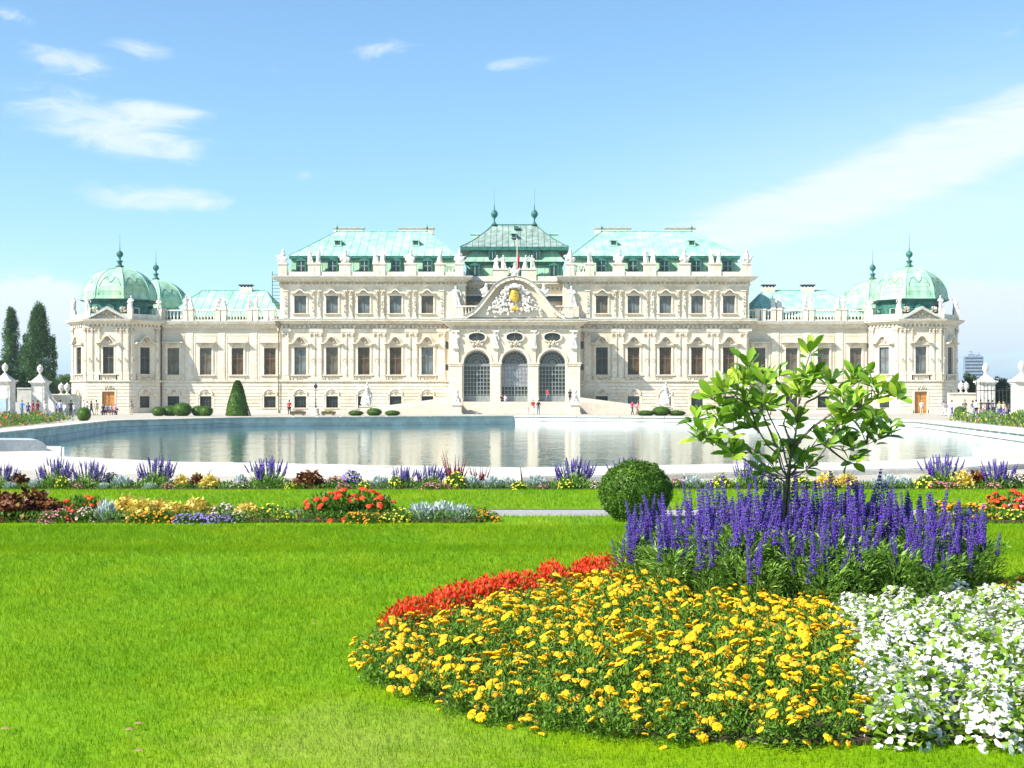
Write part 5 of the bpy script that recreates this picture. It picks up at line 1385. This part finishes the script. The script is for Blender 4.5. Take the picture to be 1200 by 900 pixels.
def urn(b, x, y, z, k=1.0, m=0): b.lathe([(.3*k,0),(.3*k,.08*k),(.12*k,.16*k),(.1*k,.3*k),(.32*k,.55*k),(.42*k,.85*k),(.44*k,1.05*k),(.34*k,1.15*k),(.42*k,1.22*k),(.3*k,1.34*k),(.1*k,1.5*k),(.05*k,1.62*k)],12,(x,y,z),m)
def pier(x, D, w, h, label, s=0, uh=1.0):
    t = thing('gate_pier', label, 'gate pier', ((x-600)*D/F,D,0), 0, 'stone gate piers with urns')
    b = MB(); b.box(-w-.12,w+.12,-w-.12,w+.12,0,.5); b.box(-w,w,-w,w,.5,h-.5); b.box(-w*.75,w*.75,-w-.05,-w,.8,h-.9); b.box(-w-.1,w+.1,-w-.1,w+.1,h-.5,h-.3); b.box(-w-.25,w+.25,-w-.25,w+.25,h-.3,h-.1)
    b.lathe([(w*1.4,h-.1),(w*1.0,h+.15),(w*.45,h+.45),(w*.3,h+.6)],4,(0,0,0),0,R(45)); b.obj('shaft', M['statue'], t)
    if s:
        b = MB(); P_ = [(s*w,0),(s*(w+1.1),0),(s*(w+1.1),.9),(s*(w+.95),1.5),(s*(w+.5),2.0),(s*(w+.35),2.6),(s*w,3.1)]; b.xz(P_,-w*.7,w*.7)
        b.lathe([(.3,-w*.75),(.3,w*.75)],10) if False else None; b.obj('volute_buttress', M['statue'], t)
    b = MB(); urn(b,0,0,h+.55,uh); b.obj('urn', M['statue'], t, True)
    return t
pier(47,148,.75,4.1,'white stone gate pier with urn left of the left pavilion, nearer the palace',1,.8)
pier(6,146,.85,4.2,'white stone gate pier with urn at the left edge of the photo',-1,.8)
pier(1155,146,.8,4.1,'white stone gate pier with urn nearest the right pavilion',0,.85)
pier(1197,134,.8,4.0,'white stone gate pier with urn at the right edge of the photo',0,.85)
def gwall(x0, x1, D, h, label, urns=(), m='trim'):
    a, c = (x0-600)*D/F, (x1-600)*D/F
    t = thing('garden_wall', label, 'garden wall', ((a+c)/2,D,0)); w = (c-a)/2
    b = MB(); b.box(-w,w,0,.5,0,h); b.box(-w,w,-.1,.6,h,h+.16); b.box(-w,w,-.06,0,0,.4); b.obj('wall', M[m], t)
    for u in urns: b = MB(); urn(b,(u-600)*D/F-(a+c)/2,.25,h+.16,.82); b.obj('urn', M['statue'], t, True)
gwall(57,93,150,2.35,'pale garden wall with two urns against the left pavilion',(71,78))
gwall(1112,1146,150,2.5,'white garden wall with two urns against the right pavilion',(1127,1133))
gwall(20,39,150,3.1,'greenish grey wall panel between the two left gate piers',(), 'cornice_lead')
b = MB(); w = 2.5
for k in range(13): x = -w+k*w/6; b.tube([(x,0,.1),(x,0,3.4+.5*math.cos(k/12*math.pi*2))],.04,5); b.ball((x,0,3.5+.5*math.cos(k/12*math.pi*2)),.06,0,6,4)
for z in (.3,1.4,2.8): b.box(-w,w,-.04,.04,z,z+.09)
g = b.obj('iron_gate', M['iron'], None, loc=((1177-600)*140/F,141.5,0)); tag(g, 'tall wrought iron gate between the two right gate piers', 'gate')
b = MB(); D = 143; b.box(-.55,.55,0,.12,.5,1.95); b.box(-.6,-.52,0,.1,0,2.0,1); b.box(.52,.6,0,.1,0,2.0,1)
tag(b.obj('notice_board', [mat('pale_blue_board',(.35,.48,.68),(.42,.55,.74),2,.5),M['iron']], None, loc=((2-600)*D/F,D,0)), 'pale blue notice board in front of the leftmost gate pier', 'notice board')
D = 186; b = MB()
for q in (-.6,.6): b.tube([(q,0,0),(q,0,20.5)],.05,5)
for k in range(40): b.box(-.6,.6,-.03,.03,.5+k*.5,.56+k*.5)
tag(b.obj('scaffold_tower', M['iron'], None, loc=((324-600)*D/F,D,0)), 'thin scaffold ladder tower rising beside the left block', 'scaffold')

b = MB(); P_ = [(-1.0,0),(1.0,0)]+[(1.0-.35*(1-math.cos(t)),.34*math.sin(t)) for t in np.linspace(.1,math.pi/2,6)]+[(-.7,.36),(-1.0,.2)]
b.xz(P_, -1.1, 1.1)
o = tag(b.obj('stone_block', mat('grey_block_stone',(.34,.36,.37),(.48,.49,.48),2,.8,.3,9), None, loc=(-15.9,40.6,.127)), 'low rounded grey stone block on the left end of the near pond coping', 'stone block'); o.rotation_euler = (0,0,R(25))
# ------------------------------------------------------------------ people
SK = mat('skin',(.42,.22,.14),(.55,.32,.22),4,.6); HAIR = {k: mat('hair_'+k,c,c,4,.7) for k,c in {'dark':(.03,.02,.015),'brown':(.12,.07,.03),'fair':(.45,.33,.16),'grey':(.4,.38,.36)}.items()}
CL = {}
def cloth(c):
    if c not in CL: CL[c] = mat('cloth', c, tuple(min(1,q*1.2+.01) for q in c), 5, .85)
    return CL[c]
def person_mesh(name, pose, seed=0):
    b = MB(); r = random.Random(seed); sit = pose == 'sit'; st = .26 if pose == 'walk' else .0
    hz = .5 if sit else .92
    hip = {}
    for sd in (-1,1):
        if sit: b.tube([(sd*.1,0,hz),(sd*.13,-.42,hz+.03),(sd*.13,-.46,.08)],[.1,.08,.055],8); b.tube([(sd*.13,-.44,.06),(sd*.13,-.62,.04)],[.055,.045],6); continue
        y = -sd*st; b.tube([(sd*.095,0,hz),(sd*.11,y*.45-.03,.5),(sd*.12,y,.09)],[.105,.075,.05],8); b.tube([(sd*.12,y+.04,.05),(sd*.13,y-.17,.035)],[.05,.04],6)
    b.tube([(0,0,hz-.04),(0,0,hz+.12),(0,.01,hz+.3),(0,0,hz+.5),(0,0,hz+.57)],[.15,.145,.14,.165,.09],10)
    b.tube([(-.2,0,hz+.5),(.2,0,hz+.5)],[.075,.075],8); b.tube([(0,0,hz+.52),(0,-.015,hz+.66)],[.06,.055],8)
    H = hz+.75; b.ball((0,-.02,H),.098,0,12,8,sz=1.25); b.ball((0,-.118,H-.02),.02,0,6,4); b.ball((0,.02,H+.03),.103,0,10,8,sz=1.15)
    for sd in (-1,1): b.ball((sd*.098,0,H-.01),.022,0,6,4)
    hands = []
    for sd in (-1,1):
        s0 = Vector((sd*.2,0,hz+.5))
        if pose == 'point' and sd == 1: el, hn = s0+Vector((.2,-.12,-.08)), s0+Vector((.42,-.2,.05))
        elif pose in ('camera','sit') : el, hn = s0+Vector((sd*.07,-.05,-.27)), s0+Vector((-sd*.08,-.28,-.12 if pose == 'camera' else -.3))
        elif pose == 'walk': el, hn = s0+Vector((sd*.06,sd*.1,-.28)), s0+Vector((sd*.06,sd*.2-.08,-.53))
        else: el, hn = s0+Vector((sd*.05,.03,-.29)), s0+Vector((sd*.05,-.05,-.56))
        b.tube([s0,el,hn],[.06,.045,.032],8); b.ball(tuple(hn+(hn-el).normalized()*.05),.042,0,8,6,sz=1.2); hands.append((el,hn))
    def mf(c, n):
        if c.z > hz+.63: return 3 if (c.z > H+.045 or c.y > .03 or (c.y > -.02 and abs(c.x) > .085)) else 0
        if c.z > hz+.575: return 0
        for el, hn in hands:
            d = hn-el; t = (c-el).dot(d)/d.length_squared
            if t > .15 and (c-(el+d*min(t,1.3))).length < .075: return 0
        if not sit and c.z < .075: return 4
        if sit and (c.z < .1): return 4
        if c.z > hz+.06 : return 1
        return 2
    return remeshed(b,.024,[SK,SK,SK,SK,SK],name,2,matfn=mf)
PMESH = {p: person_mesh('person_'+p, p) for p in ('stand','walk','point','camera','sit')}
def person(x, D, pose, rz, shirt, trs, hair, label, k=1.0, z=0, group='visitors around the palace'):
    o = link('person', PMESH[pose], None, ((x-600)*D/F,D,z), R(rz), k); tag(o, label, 'person', group)
    for i, m in enumerate((SK,cloth(shirt),cloth(trs),HAIR[hair],cloth((.04,.03,.03)))):
        o.material_slots[i].link = 'OBJECT'; o.material_slots[i].material = m
    return o
W_=(.78,.78,.76); BK=(.02,.02,.025); NV=(.03,.05,.14); BL=(.08,.25,.50); JN=(.10,.16,.28); RD=(.60,.03,.03); MR=(.25,.03,.05); BR=(.25,.12,.05); TN=(.5,.4,.28); GY_=(.3,.3,.3); PK=(.75,.35,.4)
person(25.5,134,'camera',150,BL,JN,'fair','person in a bright blue shirt by the left gate piers',1.02)
person(33,136,'stand',200,(.08,.08,.25),NV,'dark','person in dark violet clothes left of the maroon coats',.85)
person(38.5,134,'walk',90,MR,MR,'brown','person in a long maroon coat near the left gate pier')
person(44,135,'stand',250,(.3,.05,.04),BR,'dark','person in a rust red jacket near the left gate pier',.98)
person(53,134,'camera',180,(.7,.66,.58),TN,'fair','person in cream clothes in front of the left garden wall',.92)
person(67.5,135,'walk',60,(.12,.14,.22),NV,'dark','person with a dark slate top below the wall urns',1.0)
person(70.5,133,'stand',180,(.4,.42,.55),(.06,.08,.2),'dark','person in a grey blue shirt in front of the dark slate top',1.02)
person(75.5,135,'stand',160,W_,(.35,.45,.7),'fair','person in white shirt and pale blue trousers by the left wall',.85)
person(83,134,'camera',170,BK,BK,'dark','person dressed in black between two white shirts on the left',1.0)
person(87,136,'stand',200,(.6,.6,.58),GY_,'grey','person in a light grey top right of the black clothed visitor',.85)
person(98,150,'camera',180,W_,W_,'fair','person all in white near the left pavilion door',1.05)
person(102,152,'stand',130,W_,TN,'fair','person in white top and tan trousers left of the left pavilion door',.95)
person(107,152,'walk',90,(.06,.06,.09),NV,'dark','person in dark jacket walking towards the left pavilion door',.95)
person(113,154,'stand',180,(.45,.36,.24),TN,'brown','person in beige clothes just left of the orange brown door')
for k, (x, c, l) in enumerate([(121,BK,'black top, leftmost on the bench before the left pavilion'),(125,(.2,.22,.28),'slate top, second on the bench before the left pavilion'),(130,(.3,.32,.4),'grey blue top, third on the bench before the left pavilion'),(134.5,PK,'pink top, at the right end of the bench before the left pavilion')]):
    person(x,155,'sit',0 if k%2 else 20,c,NV,('dark','brown','dark','fair')[k],'seated person in '+l,1.0)
b = MB(); b.box(-1.0,1.0,-.22,.22,.38,.44); b.box(-.9,-.8,-.2,.2,0,.38,1); b.box(.8,.9,-.2,.2,0,.38,1); b.box(-1.0,1.0,.2,.24,.55,.85)
for q in (-.85,.85): b.box(q-.03,q+.03,.2,.25,.3,.56,1)
tag(b.obj('park_bench', [M['wood_frame'],M['iron']], None, loc=((128-600)*155/F,155.1,0)), 'wooden bench with seated visitors before the left pavilion door', 'bench'); 
person(154,158,'stand',180,(.25,.22,.16),TN,'brown','lone person in olive top by the right corner of the left pavilion',.95)
person(339,158,'stand',200,RD,BK,'dark','person in a red jacket left of the lamp post')
person(588,171.2,'sit',10,BK,BK,'dark','seated person in black on the palace steps',1,1.2)
person(592,171.2,'sit',-20,(.6,.58,.6),GY_,'brown','seated person in grey on the palace steps',1,1.2)
person(624.5,160,'stand',20,RD,W_,'dark','person in a red shirt and white trousers before the steps',1.05)
person(631,160,'stand',-20,BK,JN,'dark','person in a black shirt and jeans beside the red shirt',1.02)
person(619,161,'stand',30,PK,W_,'fair','child in pink beside the red shirt before the steps',.55)
person(641.5,172,'walk',90,RD,(.1,.14,.25),'dark','person in a red top standing at the top of the palace steps',1.0,1.6)
person(668,172,'stand',160,BK,BK,'dark','person in black beside the right sphinx at the top of the steps',1.0,1.5)
person(741,158,'walk',120,(.35,.05,.12),NV,'dark','person in a crimson top by the foot of the right ramp')
person(747,158,'walk',100,(.6,.2,.25),BR,'brown','person in a rose top by the foot of the right ramp',.93)
person(740,170,'stand',180,BK,BK,'dark','distant person in black on the right side of the steps',.9)
person(1080,158,'stand',180,(.6,.6,.65),TN,'fair','lone person in a pale shirt by the right pavilion door')
person(1106,148,'walk',80,(.3,.3,.38),W_,'dark','person in grey top and white trousers right of the right pavilion',.95)
person(1108.5,147,'stand',200,(.25,.25,.3),W_,'brown','person in dark grey top paired with the white trousers',.9)
person(1115.5,146,'walk',110,(.5,.55,.7),(.05,.06,.3),'brown','person in pale blue top and deep blue trousers at the right wall')
person(1130.5,138,'stand',0,(.13,.13,.12),(.12,.12,.11),'dark','person in charcoal clothes beside the small box ball on the right',1.02)
person(1140,142,'walk',100,(.08,.1,.15),(.25,.32,.42),'dark','person in a dark jacket and jeans left of the pram group',.98)
person(1144,141,'stand',180,W_,BK,'dark','person in white top and black trousers by the right gate pier',1.02)
person(1149,142,'camera',160,(.6,.4,.22),TN,'brown','person in an orange tan top by the right gate pier',1.05)
person(1154.5,143,'stand',200,(.7,.6,.55),(.6,.58,.55),'fair','person in pale clothes in front of the right gate pier',.85)
person(1158,142,'stand',170,(.15,.15,.2),NV,'dark','person in a dark top left of the pram',1.03)
person(1163,143,'walk',250,(.3,.28,.35),BK,'dark','person in a grey violet top pushing the pram',1.0)
person(1171,140,'stand',180,(.45,.65,.3),(.1,.1,.35),'fair','person in a light green top by the iron gate',.92)
person(1176,140,'camera',170,(.8,.5,.3),(.2,.15,.4),'fair','person in a peach top by the iron gate',.9)
person(1182,141,'stand',200,(.1,.08,.08),BK,'dark','person in black at the right side of the iron gate',.8)
b = MB(); D = 140
b.tube([(-.35,0,.75),(-.1,0,.55),(.3,0,.58),(.45,0,.8)],[.1,.2,.2,.08],8); b.tube([(.3,0,.6),(.38,0,.95),(.1,0,1.05)],[.18,.16,.05],8); b.tube([(-.35,0,.75),(-.65,0,1.05)],.02,5)
pr = b.obj('pram', cloth((.03,.03,.05)), None, loc=((1161.5-600)*D/F,D,0)); tag(pr, 'dark pram among the visitors by the right gate', 'pram')
for x in (-.3,.32):
    for y in (-.22,.22):
        b = MB(); b.tube([(.15*math.cos(t),0,.15*math.sin(t)) for t in np.linspace(0,2*math.pi,13)],.02,5); b.tube([(0,0,0),(0,-y,0)],.012,4); b.tube([(0,-y,0),(0,-y,.3)],.015,4); b.obj('wheel', M['iron'], pr, loc=(x,y,.17))

# ------------------------------------------------------------------ trees and the far distance
TM = {'dark': mat('dark_tree_leaf',(.015,.06,.012),(.07,.16,.03),1,.6,island=True,trans=.15), 'pop': mat('poplar_leaf',(.03,.09,.02),(.11,.24,.05),1,.6,island=True,trans=.15),
      'light': mat('light_tree_leaf',(.05,.13,.015),(.16,.28,.04),1,.6,island=True,trans=.2), 'olive': mat('olive_tree_leaf',(.04,.10,.01),(.12,.20,.03),1,.6,island=True,trans=.2)}
def tree(name, x, D, top, halfw, kind, label, group, base_frac=.12, n=60, cs=.28, seed=0, shape='round'):
    rg = np.random.default_rng(seed); X = (x-600)*D/F; H = EYE+(470-top)*D/F; W = halfw*D/F
    t = thing(name, label, 'tree', (X,D,0), 0, group)
    b = MB(); b.tube([(0,0,-.1),(0,0,H*.3),(.1,0,H*.7)],[W*.13+.12,W*.1+.08,.05],8)
    C_, Rr = [], []
    for k in range(n):
        if shape == 'poplar':
            z = rg.uniform(.1,1)**.9; w = W*(.55+.45*math.sin(min(z*1.25,1)*math.pi*.9+.3))*(1 if z < .75 else (1.02-z)/.27+.08)
            a = rg.uniform(0,6.28); q = rg.uniform(.2,.95); C_.append((math.cos(a)*w*q,math.sin(a)*w*q,H*z*.97)); Rr.append(W*.36*rg.uniform(.6,1.2))
        else:
            d = rg.normal(size=3); d /= np.linalg.norm(d); q = rg.uniform(.45,.92)
            C_.append((d[0]*W*q,d[1]*W*.8*q,H*(.56+.42*d[2]*q))); Rr.append(W*.24*rg.uniform(.6,1.25))
            if k < 9: b.tube([(0,0,H*.25),(d[0]*W*.3,d[1]*W*.3,H*(.42+.1*d[2])),(d[0]*W*q*.9,d[1]*W*.7*q,H*(.56+.38*d[2]*q))],[.12,.08,.03],5)
    b.obj('trunk', PM['bark'], t, True)
    V = []
    for c, r_ in zip(C_,Rr):
        m = int(150*max(.4,(r_/.8))**1.2); m = min(m,420); d = unit(m); P = np.array(c)+d*np.array([r_,r_,r_*(1.6 if shape == 'poplar' else .85)])*RNG.uniform(.55,1,m)[:,None]
        V.append(cards(P, d*.7+unit(m)*.6+np.array([0,0,.3 if shape=='poplar' else 0]), cs*RNG.uniform(.7,1.3,m), cs*.6))
    link('crown', fastmesh('crown', np.concatenate(V), 4, [TM[kind]]), t)
G1 = 'trees behind the left gate'; G2 = 'trees behind the right gate'
tree('poplar_tree',13,205,361,13.5,'pop','tall dark poplar nearest the left edge of the photo',G1,n=140,seed=1,shape='poplar')
tree('poplar_tree',45,200,359,18.5,'pop','tallest and broadest dark poplar left of the palace',G1,n=220,seed=2,shape='poplar')
tree('poplar_tree',62,202,394,7,'pop','slim shorter poplar nearest the left pavilion',G1,n=60,seed=3,shape='poplar')
tree('poplar_tree',30,208,392,9,'pop','shorter poplar between the two tallest poplars',G1,n=60,seed=9,shape='poplar')
tree('broad_tree',-4,170,418,24,'dark','broad dark green tree at the left edge behind the gate pier',G1,n=90,seed=4)
tree('broad_tree',30,175,425,17,'dark','dark rounded tree below the poplars',G1,n=80,seed=5)
tree('broad_tree',78,230,436,13,'light','light green rounded tree beside the left pavilion',G1,n=70,seed=6)
tree('broad_tree',58,195,438,14,'dark','low dark tree behind the left wall urns',G1,n=60,seed=7)
tree('broad_tree',1137,200,436,15,'olive','rounded mid green tree behind the right wall urns',G2,n=90,seed=11)
tree('broad_tree',1113,215,443,12,'dark','darker green tree partly hidden by the right pavilion',G2,n=60,seed=12)
tree('broad_tree',1172,190,440,14,'dark','dark green tree behind the iron gate',G2,n=90,seed=13)
tree('broad_tree',1186,185,456,11,'olive','lower green tree beside the rightmost gate pier',G2,n=60,seed=14)
tree('broad_tree',1208,200,448,12,'dark','dark tree behind the rightmost gate pier',G2,n=60,seed=15)
tree('broad_tree',-30,185,420,24,'dark','broad dark tree just outside the left edge',G1,n=60,seed=16)
tree('broad_tree',1160,240,446,12,'olive','small distant green tree between gate pier and tower block',G2,n=50,seed=17)
# far hill and the tower block
nx, ny = 90, 14; V = []
for j in range(ny+1):
    for i in range(nx+1):
        X = -5200+10400*i/nx; Yd = 3900+1300*j/ny; e = math.sin(math.pi*min(1,j/ny*1.0))
        A_ = 105*math.exp(-((X+1750)/900)**2)+60*math.exp(-((X+2900)/700)**2)+18*math.exp(-((X-2300)/900)**2)
        V.append((X,Yd,-8+e*(A_+10*noise.noise(Vector((X*.002,Yd*.002,0)))+4*noise.noise(Vector((X*.01,Yd*.01,3))))))
me = bpy.data.meshes.new('hills'); me.from_pydata(V,[],[(j*(nx+1)+i,j*(nx+1)+i+1,(j+1)*(nx+1)+i+1,(j+1)*(nx+1)+i) for j in range(ny) for i in range(nx)])
me.materials.append(mat('wooded_hill',(.02,.05,.02),(.05,.09,.03),.02,.9)); me.polygons.foreach_set('use_smooth',[True]*len(me.polygons))
tag(link('hills', me), kind='structure')
D = 1200; s_ = D/F; t = thing('office_tower', 'distant bluish glass office tower behind the trees on the right', 'building', ((1141.5-600)*s_,D,0), R(-14))
w = 8.3; H = EYE+(470-417.5)*s_
b = MB(); b.box(-w,w,0,2*w,0,H); b.box(-w*.55,w*.2,4,10,H,H+2.4); b.box(w*.35,w*.8,4,9,H,H+1.8); b.obj('tower_body', mat('blue_grey_cladding',(.16,.22,.30),(.22,.28,.36),.3,.5), t)
b = MB()
for k in range(14):
    z = H-2.6-k*3.1; b.box(-w+.4,w-.4,-.12,.0,z,z+1.5)
b.obj('window_bands', M['glass_dark'], t)
b = MB(); b.tube([(-2,7,H+2.3),(-2,7,H+6)],.18,5); b.tube([(-4,7,H+4.8),(0,7,H+4.0)],.15,5); b.tube([(5,7,H+1.7),(5,7,H+4)],.15,5); b.obj('antennas', M['iron'], t)
# fallen leaves and a pebble or two on the lawn
lm = mat('dry_leaf',(.30,.19,.08),(.45,.32,.16),9,.8)
for x, y, l in ((146,858,'largest dry leaf lying on the lawn at lower left'),(157,851,'small dry leaf just behind the largest one on the lawn'),(157,883,'dry leaf nearest the bottom edge on the lawn'),(364,733,'tiny dry leaf on the lawn left of the marigolds'),(1,857,'dry leaf on the lawn at the left edge')):
    d = GY(y,.05); b = MB(); leafmesh(b, Vector((0,0,0)), Vector((1,.3,.15)), Vector((0,-.5,1)), .04, .02)
    tag(b.obj('fallen_leaf', lm, None, loc=((x-600)*d/F,d,.062)), l, 'leaf', 'dry leaves on the lawn')

# ------------------------------------------------------------------ air, sky, sun, camera
b = MB(); b.box(-6200,6200,-500,9500,-10,170)
hz = b.obj('haze', [], None); hm = bpy.data.materials.new('haze'); hm.use_nodes = True; nt = hm.node_tree
nt.nodes.remove(nt.nodes['Principled BSDF']); pv = nt.nodes.new('ShaderNodeVolumePrincipled'); pv.inputs['Density'].default_value = .0002; pv.inputs['Color'].default_value = (.72,.86,1,1); pv.inputs['Anisotropy'].default_value = .2
nt.links.new(pv.outputs['Volume'], nt.nodes['Material Output'].inputs['Volume']); hz.data.materials.append(hm); tag(hz, kind='stuff')
to_sun = Vector((-1.8,-1.0,0)).normalized(); EL = R(41); to_sun = Vector((to_sun.x*math.cos(EL),to_sun.y*math.cos(EL),math.sin(EL)))
sl = bpy.data.lights.new('sun','SUN'); sl.energy = 5.0; sl.angle = R(.5); sl.color = (1,.95,.87)
so = bpy.data.objects.new('sun', sl); COL.objects.link(so); so.rotation_euler = (-to_sun).to_track_quat('-Z','Y').to_euler(); so.location = (-80,-40,90)
w = bpy.data.worlds.new('World'); scn.world = w; w.use_nodes = True; nt = w.node_tree; N = nt.nodes; L = nt.links
bg = N['Background']; sky = N.new('ShaderNodeTexSky'); sky.sky_type = 'NISHITA'; sky.sun_disc = False; sky.sun_elevation = EL; sky.sun_rotation = math.atan2(to_sun.x,to_sun.y)
sky.air_density = 1.0; sky.dust_density = .35; sky.ozone_density = 1.3; sky.altitude = 200
bg.inputs['Strength'].default_value = .10
def mth(op, *a, clamp=False):
    n = N.new('ShaderNodeMath'); n.operation = op; n.use_clamp = clamp
    for i, q in enumerate(a):
        if isinstance(q,(int,float)): n.inputs[i].default_value = q
        else: L.new(q, n.inputs[i])
    return n.outputs[0]
tc = N.new('ShaderNodeTexCoord'); sx = N.new('ShaderNodeSeparateXYZ'); L.new(tc.outputs['Generated'], sx.inputs[0])
az = mth('ARCTAN2', sx.outputs['X'], sx.outputs['Y']); el = mth('ARCSINE', sx.outputs['Z'])
def nz(sa, se, scale, det=7, dist=.6, rough=.6, off=0):
    c = N.new('ShaderNodeCombineXYZ'); L.new(mth('MULTIPLY',az,sa), c.inputs[0]); L.new(mth('MULTIPLY',el,se), c.inputs[1]); c.inputs[2].default_value = off
    n = N.new('ShaderNodeTexNoise'); n.inputs['Scale'].default_value = scale; n.inputs['Detail'].default_value = det; n.inputs['Distortion'].default_value = dist; n.inputs['Roughness'].default_value = rough
    L.new(c.outputs[0], n.inputs['Vector']); return n.outputs['Fac']
def puff(x, y, wx, wy, rot, amp):           # a soft region of the sky where cloud may form: azimuth/elevation centre, half sizes, tilt
    a0, e0 = math.atan((x-600)/F), math.atan((470-y)/F); c, s = math.cos(R(rot)), math.sin(R(rot))
    da, de = mth('SUBTRACT',az,a0), mth('SUBTRACT',el,e0)
    u = mth('ADD',mth('MULTIPLY',da,c),mth('MULTIPLY',de,s)); v = mth('SUBTRACT',mth('MULTIPLY',de,c),mth('MULTIPLY',da,s))
    q = mth('ADD',mth('POWER',mth('ABSOLUTE',mth('DIVIDE',u,wx/F)),2),mth('POWER',mth('ABSOLUTE',mth('DIVIDE',v,wy/F)),2))
    return mth('MULTIPLY',mth('EXPONENT',mth('MULTIPLY',q,-1)),amp)
fine = nz(6,17,4.0,9,1.1,.66); wisp = nz(3,18,2.6,9,1.6,.64,4)
def cloud(noise_, puffs, lo, hi):
    s = puffs[0]
    for p in puffs[1:]: s = mth('ADD',s,p)
    v = mth('ADD', mth('MULTIPLY',noise_,1.35), mth('SUBTRACT', s, 1.0))
    mr = N.new('ShaderNodeMapRange'); mr.interpolation_type = 'SMOOTHSTEP'; mr.inputs['From Min'].default_value = lo; mr.inputs['From Max'].default_value = hi
    L.new(v, mr.inputs['Value']); return mr.outputs['Result']
c1 = cloud(fine, [puff(110,160,130,44,-8,1.0),puff(205,142,60,16,0,.7),puff(200,185,90,18,-10,.45),puff(150,245,80,18,-6,1.0),puff(75,90,60,16,-8,.9),puff(175,75,60,18,-14,.85),puff(445,60,65,16,8,.9),puff(605,74,70,11,5,.95),puff(240,240,60,14,-6,.8),puff(358,208,22,12,0,.75),puff(15,48,30,12,-10,.9),puff(320,90,26,8,0,.7),puff(1175,66,45,16,0,.68),puff(1190,245,60,16,0,.7)], .20, 1.08)
c2 = cloud(wisp, [puff(1090,200,330,48,19,1.2),puff(1190,170,170,60,22,.4),puff(900,258,220,34,14,.75)], .30, 1.15)
c3 = cloud(fine, [puff(20,385,100,60,0,1.5),puff(70,350,45,18,0,.4),puff(1165,370,95,50,0,1.3),puff(1150,420,120,60,0,.5)], .32, .8)
c4 = mth('ADD', puff(1050,300,400,140,12,.6), puff(0,400,230,90,0,.22))
hv = puff(600,500,3000,110,0,.18)
c2 = mth('MULTIPLY', c2, mth('ADD', .35, mth('MULTIPLY', nz(5,40,3.5,8,1.0,.62,9), 1.2)))
tot = mth('MAXIMUM', mth('MULTIPLY',c1,.8), mth('MULTIPLY',c2,.78)); tot = mth('MAXIMUM', tot, mth('MULTIPLY',c3,.9)); inv = mth('SUBTRACT',1.0,mth('MULTIPLY',c4,mth('ADD',mth('MULTIPLY',wisp,.9),.35)))
tot = mth('SUBTRACT',1.0,mth('MULTIPLY',mth('SUBTRACT',1.0,tot),mth('MULTIPLY',inv,mth('SUBTRACT',1.0,hv))), clamp=True)
tint = N.new('ShaderNodeMix'); tint.data_type = 'RGBA'; tint.blend_type = 'MULTIPLY'; tint.inputs['Factor'].default_value = 1; L.new(sky.outputs['Color'], tint.inputs['A']); tint.inputs['B'].default_value = (.79,1.05,1.14,1)
mx = N.new('ShaderNodeMix'); mx.data_type = 'RGBA'; L.new(tot, mx.inputs['Factor']); L.new(tint.outputs['Result'], mx.inputs['A']); mx.inputs['B'].default_value = (5.6,5.9,6.2,1)
L.new(mx.outputs['Result'], bg.inputs['Color'])
cam = bpy.data.cameras.new('camera'); co_ = bpy.data.objects.new('camera', cam); COL.objects.link(co_); scn.camera = co_
co_.location = (0,0,EYE); co_.rotation_euler = (R(90),0,0); cam.sensor_width = 36; cam.lens = 45.0; cam.shift_y = 20/1200; cam.clip_start = .1; cam.clip_end = 20000
scn.view_settings.view_transform = 'Standard'; scn.view_settings.look = 'None'; scn.view_settings.exposure = .92; scn.view_settings.gamma = 1
scn.render.engine = 'CYCLES'; cy = scn.cycles; cy.use_denoising = True; cy.max_bounces = 6; cy.diffuse_bounces = 3; cy.glossy_bounces = 3; cy.transmission_bounces = 3; cy.transparent_max_bounces = 4; cy.volume_bounces = 0; cy.caustics_reflective = False; cy.caustics_refractive = False
